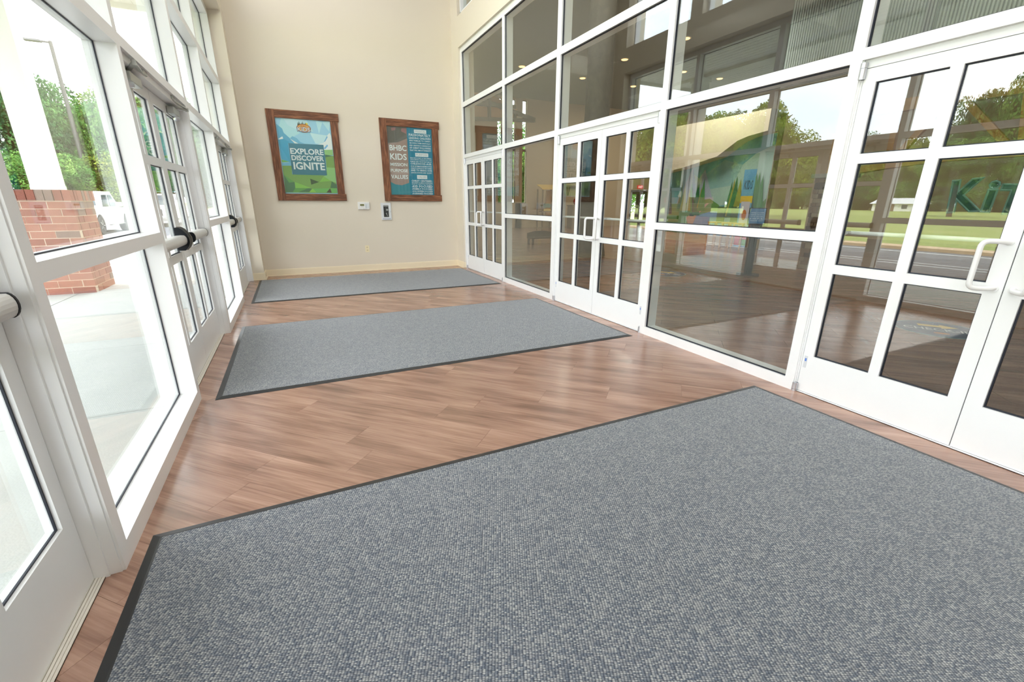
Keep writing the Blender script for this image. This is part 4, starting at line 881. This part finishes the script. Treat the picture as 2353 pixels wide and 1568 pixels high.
for i in range(34):
    y = rn.choice([rn.uniform(11.7, 13.3), rn.uniform(9.45, 10.6)]); zb = 1.0+rn.uniform(-0.1, 0.2); hh = rn.uniform(0.5, 1.1) if y > 11 else rn.uniform(0.6, 1.3); w_ = hh*0.16
    mb.use(P13((('pine_a', (46, 110, 66)), ('pine_b', (70, 140, 70)), ('pine_c', (36, 80, 76)), ('pine_d', (150, 150, 60)))[i % 4]))
    mb.addf([(12.984-0.0003*i, y-w_, zb), (12.984-0.0003*i, y+w_, zb), (12.984-0.0003*i, y, zb+hh)], [(0, 1, 2)])
mb.build('mural_painting', None, mu)
sw_ = [(13.45, 2.40), (12.4, 2.52), (11.6, 2.66), (10.95, 2.78), (10.58, 2.99), (10.26, 3.17), (9.9, 3.26), (9.3, 3.33), (9.3, 3.9), (13.45, 3.9)]
MB().prism(sw_, 'x', 12.55, 13.0).build('bulkhead', mat('bulkhead_cream', srgb(222, 208, 178), 0.8), mu, fix=True)
# roll-up banner
t = thing('roll_up_banner', (12.3, 9.45, 0), 'tall narrow roll-up banner, sky blue above with a yellow band and round logo', 'banner')
lb(MB().box(-0.06, 0.06, -0.24, 0.24, 0, 0.08), 'foot', METAL, t)
mb = MB().use(mat('banner_blue', srgb(104, 170, 216), 0.6)).box(-0.004, 0.004, -0.20, 0.20, 0.08, 2.3)
for c, y0_, y1_, z0_, z1_, d_ in (('banner_yellow', -0.2, 0.2, 1.36, 1.56, 0.005), ('banner_white', -0.15, 0.15, 0.62, 1.40, 0.006), ('banner_red', -0.2, 0.2, 0.12, 0.50, 0.005), ('banner_green', -0.2, 0.02, 0.12, 0.30, 0.006)):
    mb.use(mat(c, srgb(*{'banner_yellow': (236, 196, 60), 'banner_white': (214, 214, 226), 'banner_red': (214, 60, 70), 'banner_green': (110, 190, 60)}[c]), 0.6)); mb.box(-d_, -0.004, y0_, y1_, z0_, z1_)
mb.use(mat('banner_orange', srgb(206, 120, 50), 0.6)); mb.addf([(-0.0075, 0.08*math.cos(k*math.pi/8), 1.02+0.15*math.sin(k*math.pi/8)) for k in range(16)], [tuple(range(16))])
mb.use(mat('banner_navy', srgb(60, 90, 130), 0.6)); text_on(mb, 'KIDS', 0.14, -0.14, 1.74, 2.0, lambda u, w: (-0.006, u, w), 0.02, 1)
lb(mb, 'print', None, t)
# tablet kiosk
t = thing('tablet_kiosk', (8.0, 5.86, 0), 'blue-screened check-in tablet on a dark floor stand', 'kiosk'); t.rotation_euler = (0, 0, -0.94)
lb(MB().box(-0.20, 0.20, -0.16, 0.16, 0, 0.02).box(-0.07, 0.07, -0.04, 0.04, 0.02, 1.02), 'stand', mat('kiosk_dark', (0.05, 0.055, 0.055), 0.5), t)
tl = lambda u, w: (u, -0.08+(w)*0.62, 0.97+w*0.79)
def slab_(mb, u0, u1, w0, w1, off):
    P_ = [tl(u0, w0), tl(u1, w0), tl(u1, w1), tl(u0, w1)]; n_ = Vector((0, -0.79, 0.62))
    return mb.addf([tuple(Vector(p)-n_*0.012*(off == 0)+n_*off*0) for p in P_]+[tuple(Vector(p)+n_*(0.004+off)) for p in P_], [(3,2,1,0),(4,5,6,7),(0,1,5,4),(1,2,6,5),(2,3,7,6),(3,0,4,7)])
lb(slab_(MB(), -0.15, 0.15, 0.0, 0.38, 0), 'tablet', BLACKP, t)
lb(slab_(MB(), -0.135, 0.135, 0.02, 0.36, 0.002), 'screen', mat('screen_blue', srgb(66, 112, 150), 0.3, emis=(srgb(66, 112, 150), 0.25)), t)
mb = MB()
for q, tx in enumerate(('WELCOME', 'PLEASE CHECK IN', 'YOUR CHILDREN', 'HERE', 'THANK YOU')):
    nn = Vector((0, -0.79, 0.62))*0.008; text_on(mb, tx, -0.11, 0.11, 0.25-q*0.045, 0.275-q*0.045, lambda u, w: tuple(Vector(tl(u, w))+nn), 0.0, 1)
lb(mb, 'screen_text', LET, t)
# stools in front of the mural
for i, (yy, lab) in enumerate(((11.0, 'wooden tall-backed stool nearest the log column, before the mural'), (10.45, 'wooden tall-backed stool in the middle of three before the mural'), (10.0, 'wooden tall-backed stool nearest the banner, before the mural'))):
    t = thing('stool', (12.4, yy*0.954, 0), lab, 'stool')
    for a in (-0.15, 0.15):
        for b in (-0.15, 0.15): lb(MB().box(a-0.02, a+0.02, b-0.02, b+0.02, 0, 0.74), 'leg', TAN, t)
    lb(MB().box(-0.18, 0.18, -0.18, 0.18, 0.74, 0.78), 'seat', TAN, t)
    lb(MB().box(0.14, 0.18, -0.14, 0.14, 0.78, 1.25), 'backrest', mat('stool_back', srgb(60, 92, 56) if i != 1 else srgb(196, 188, 160), 0.7), t)
# stone column, timber post and arched truss
STN = [mat('stone_%d' % k, srgb(*c), 0.9, bump=(25, 0.6)) for k, c in enumerate(((150, 128, 108), (126, 106, 92), (168, 150, 128), (112, 98, 90)))]
for (cx_, cy2, lab) in ((10.2, 5.85, 'stacked stone pillar with pale cap left of the timber arch'), (10.2, 1.2, 'stacked stone pillar with pale cap at the right end of the timber arch')):
    t = thing('stone_pillar', (cx_, cy2, 0), lab, 'pillar')
    lb(MB().box(-0.23, 0.23, -0.23, 0.23, 0, 1.86), 'core', mat('stone_joint', srgb(96, 88, 80), 0.95), t)
    rn = random.Random(int(cy2*10)); z = 0.0
    while z < 1.80:
        hh = rn.choice([0.07, 0.09, 0.11, 0.13]); hh = min(hh, 1.86-z)
        for ax in range(4):
            a = -0.25
            while a < 0.24:
                L_ = rn.uniform(0.12, 0.28); b = min(a+L_, 0.25); d_ = 0.235+rn.uniform(0.01, 0.03)
                if b-a > 0.04:
                    if ax == 0: m2 = box(-d_, -0.20, a, b-0.006, z, z+hh-0.006)
                    elif ax == 1: m2 = box(a, b-0.006, -d_, -0.20, z, z+hh-0.006)
                    elif ax == 2: m2 = box(0.20, d_, a, b-0.006, z, z+hh-0.006)
                    else: m2 = box(a, b-0.006, 0.20, d_, z, z+hh-0.006)
                    if ax < 2: lb(m2, 'stone', rn.choice(STN), t)
                a = b
        z += hh
    lb(MB().box(-0.31, 0.31, -0.31, 0.31, 1.86, 1.94), 'cap', mat('cap_stone', srgb(186, 184, 172), 0.8), t)
    lb(MB().box(-0.13, 0.13, -0.13, 0.13, 1.94, 3.2), 'timber_post', TAN, t)
t = thing('timber_arch', (10.2, 3.5, 1.9), 'tan timber arch with slanting struts spanning between the stone pillars', 'arch')
arc = []
for k in range(17):
    y = 5.71-4.37*k/16; arc.append((y, 2.12-0.20*((y-3.525)/2.325)**2))
pts = [(y, z-0.06) for y, z in arc]+[(y, z+0.06) for y, z in reversed(arc)]
MB().prism(pts, 'x', 10.12, 10.28).build('arched_chord', TAN, t, fix=True)
MB().box(10.12, 10.28, 1.34, 5.71, 2.95, 3.15).build('top_beam', TAN, t)
for a, b in (((10.2, 4.35, 2.95), (10.2, 4.95, 2.05)), ((10.2, 5.0, 2.95), (10.2, 4.97, 2.05)), ((10.2, 4.05, 2.95), (10.2, 3.3, 2.12)), ((10.2, 3.35, 2.95), (10.2, 3.22, 2.12)), ((10.2, 3.1, 2.95), (10.2, 2.4, 2.08))):
    MB().bar(a, b, 0.085, 0.10).build('strut', TAN, t)
# outlined letters
t = thing('letter_sign', (10.0, 3.2, 1.2), 'teal outlined KiT lettering hanging below the timber arch', 'sign')
def letter(txt, yl, yr, z0, z1, rot):
    cu = bpy.data.curves.new('t', 'FONT'); cu.body = txt; cu.size = 1; cu.fill_mode = 'NONE'; cu.bevel_depth = 0.022; cu.bevel_resolution = 0; cu.resolution_u = 2; cu.offset = 0.03
    o = bpy.data.objects.new('t', cu); C.objects.link(o); bpy.context.view_layer.update(); dg = bpy.context.evaluated_depsgraph_get(); me = o.evaluated_get(dg).to_mesh()
    vs = [v.co.copy() for v in me.vertices]; fs = [tuple(p.vertices) for p in me.polygons]; o.evaluated_get(dg).to_mesh_clear(); bpy.data.objects.remove(o); bpy.data.curves.remove(cu)
    ax, bx_ = min(v.x for v in vs), max(v.x for v in vs); ay, by = min(v.y for v in vs), max(v.y for v in vs)
    c_, s_ = math.cos(rot), math.sin(rot); ym, zm = (yl+yr)/2, (z0+z1)/2
    def pl_(x, y, d):
        u = ((x-ax)/(bx_-ax)-0.5)*(yl-yr); w = ((y-ay)/(by-ay)-0.5)*(z1-z0)
        return (10.0-d, ym-(u*c_-w*s_), zm+(u*s_+w*c_))
    lt = MB().addf([pl_(v.x, v.y, v.z*0.8) for v in vs], fs).build('letter_outline', mat('letter_teal', srgb(150, 196, 190), 0.4), t)
    v2, f2 = text_geo(txt, 0.03, 2); a2, b2 = min(v[0] for v in v2), max(v[0] for v in v2); c2, d2 = min(v[1] for v in v2), max(v[1] for v in v2)
    MB().addf([pl_(ax+(v[0]-a2)/(b2-a2)*(bx_-ax), ay+(v[1]-c2)/(d2-c2)*(by-ay), 0) for v in v2], f2).build('letter_fill', mat('letter_green', srgb(36, 86, 84), 0.6), t)
letter('K', 3.86, 3.40, 1.22, 1.76, 0.08); letter('i', 3.42, 3.27, 1.22, 1.72, -0.04); letter('T', 3.27, 2.93, 1.20, 1.66, -0.05); letter('S', 2.88, 2.60, 1.20, 1.70, 0.0)
# slatted screen high in the lobby
t = thing('slatted_screen', (12.0, 5.2, 4.3), 'pale ribbed screen hanging under the lobby ceiling', 'screen')
mb = MB()
for k in range(114): mb.box(11.985, 12.02, 1.9+k*0.06, 1.9+k*0.06+0.03, 4.3, 6.38)
o = mb.build('slats', mat('slat_grey', srgb(150, 162, 156), 0.6), t); o['kind'] = 'stuff'
MB().box(12.025, 12.05, 1.9, 8.76, 4.3, 6.38).build('backing', mat('screen_backing', srgb(112, 124, 118), 0.8, noise=(1.5, 0.6, srgb(92, 102, 98))), t)
MB().box(12.02, 12.05, 1.9, 8.76, 4.22, 4.3).build('rail', TIM, t)
# round floor decals
for (x, y, lab) in ((6.47, 2.25, 'round navy floor sticker with yellow arrow near the closest lobby doors'), (6.65, 6.7, 'round navy floor sticker with yellow arrow behind the middle lobby window')):
    t = thing('floor_sticker', (x, y, 0), lab, 'sticker')
    t.rotation_euler = (0, 0, math.radians(-60))
    R_ = 0.40
    mb = MB().use(mat('sticker_rim', srgb(140, 190, 190), 0.4)).lathe([(R_, 0.0005), (R_, 0.0015)], 0, 0, 36).use(mat('sticker_navy', srgb(40, 64, 96), 0.4)).lathe([(R_-0.018, 0.0012), (R_-0.018, 0.0018)], 0, 0, 36)
    lb(mb, 'disc', None, t)
    lb(MB().addf([(p[0], p[1], 0.0022) for p in ((-0.16, 0.10), (0.04, 0.10), (0.04, 0.05), (0.20, 0.15), (0.04, 0.25), (0.04, 0.20), (-0.16, 0.20))], [tuple(range(7))]), 'arrow', mat('sticker_yellow', srgb(246, 214, 110), 0.4), t)
    mb = MB(); text_on(mb, 'CHECK-IN', -0.31, 0.31, -0.09, 0.03, lambda u, w: (u, w, 0.0022), 0.01, 2); lb(mb, 'lettering', LET, t)
    lb(MB().addf([(0.07*math.cos(k*math.pi/6), -0.21+0.04*math.sin(k*math.pi/6), 0.0022) for k in range(12)], [tuple(range(12))]), 'logo', mat('sticker_orange', srgb(220, 150, 90), 0.4), t)
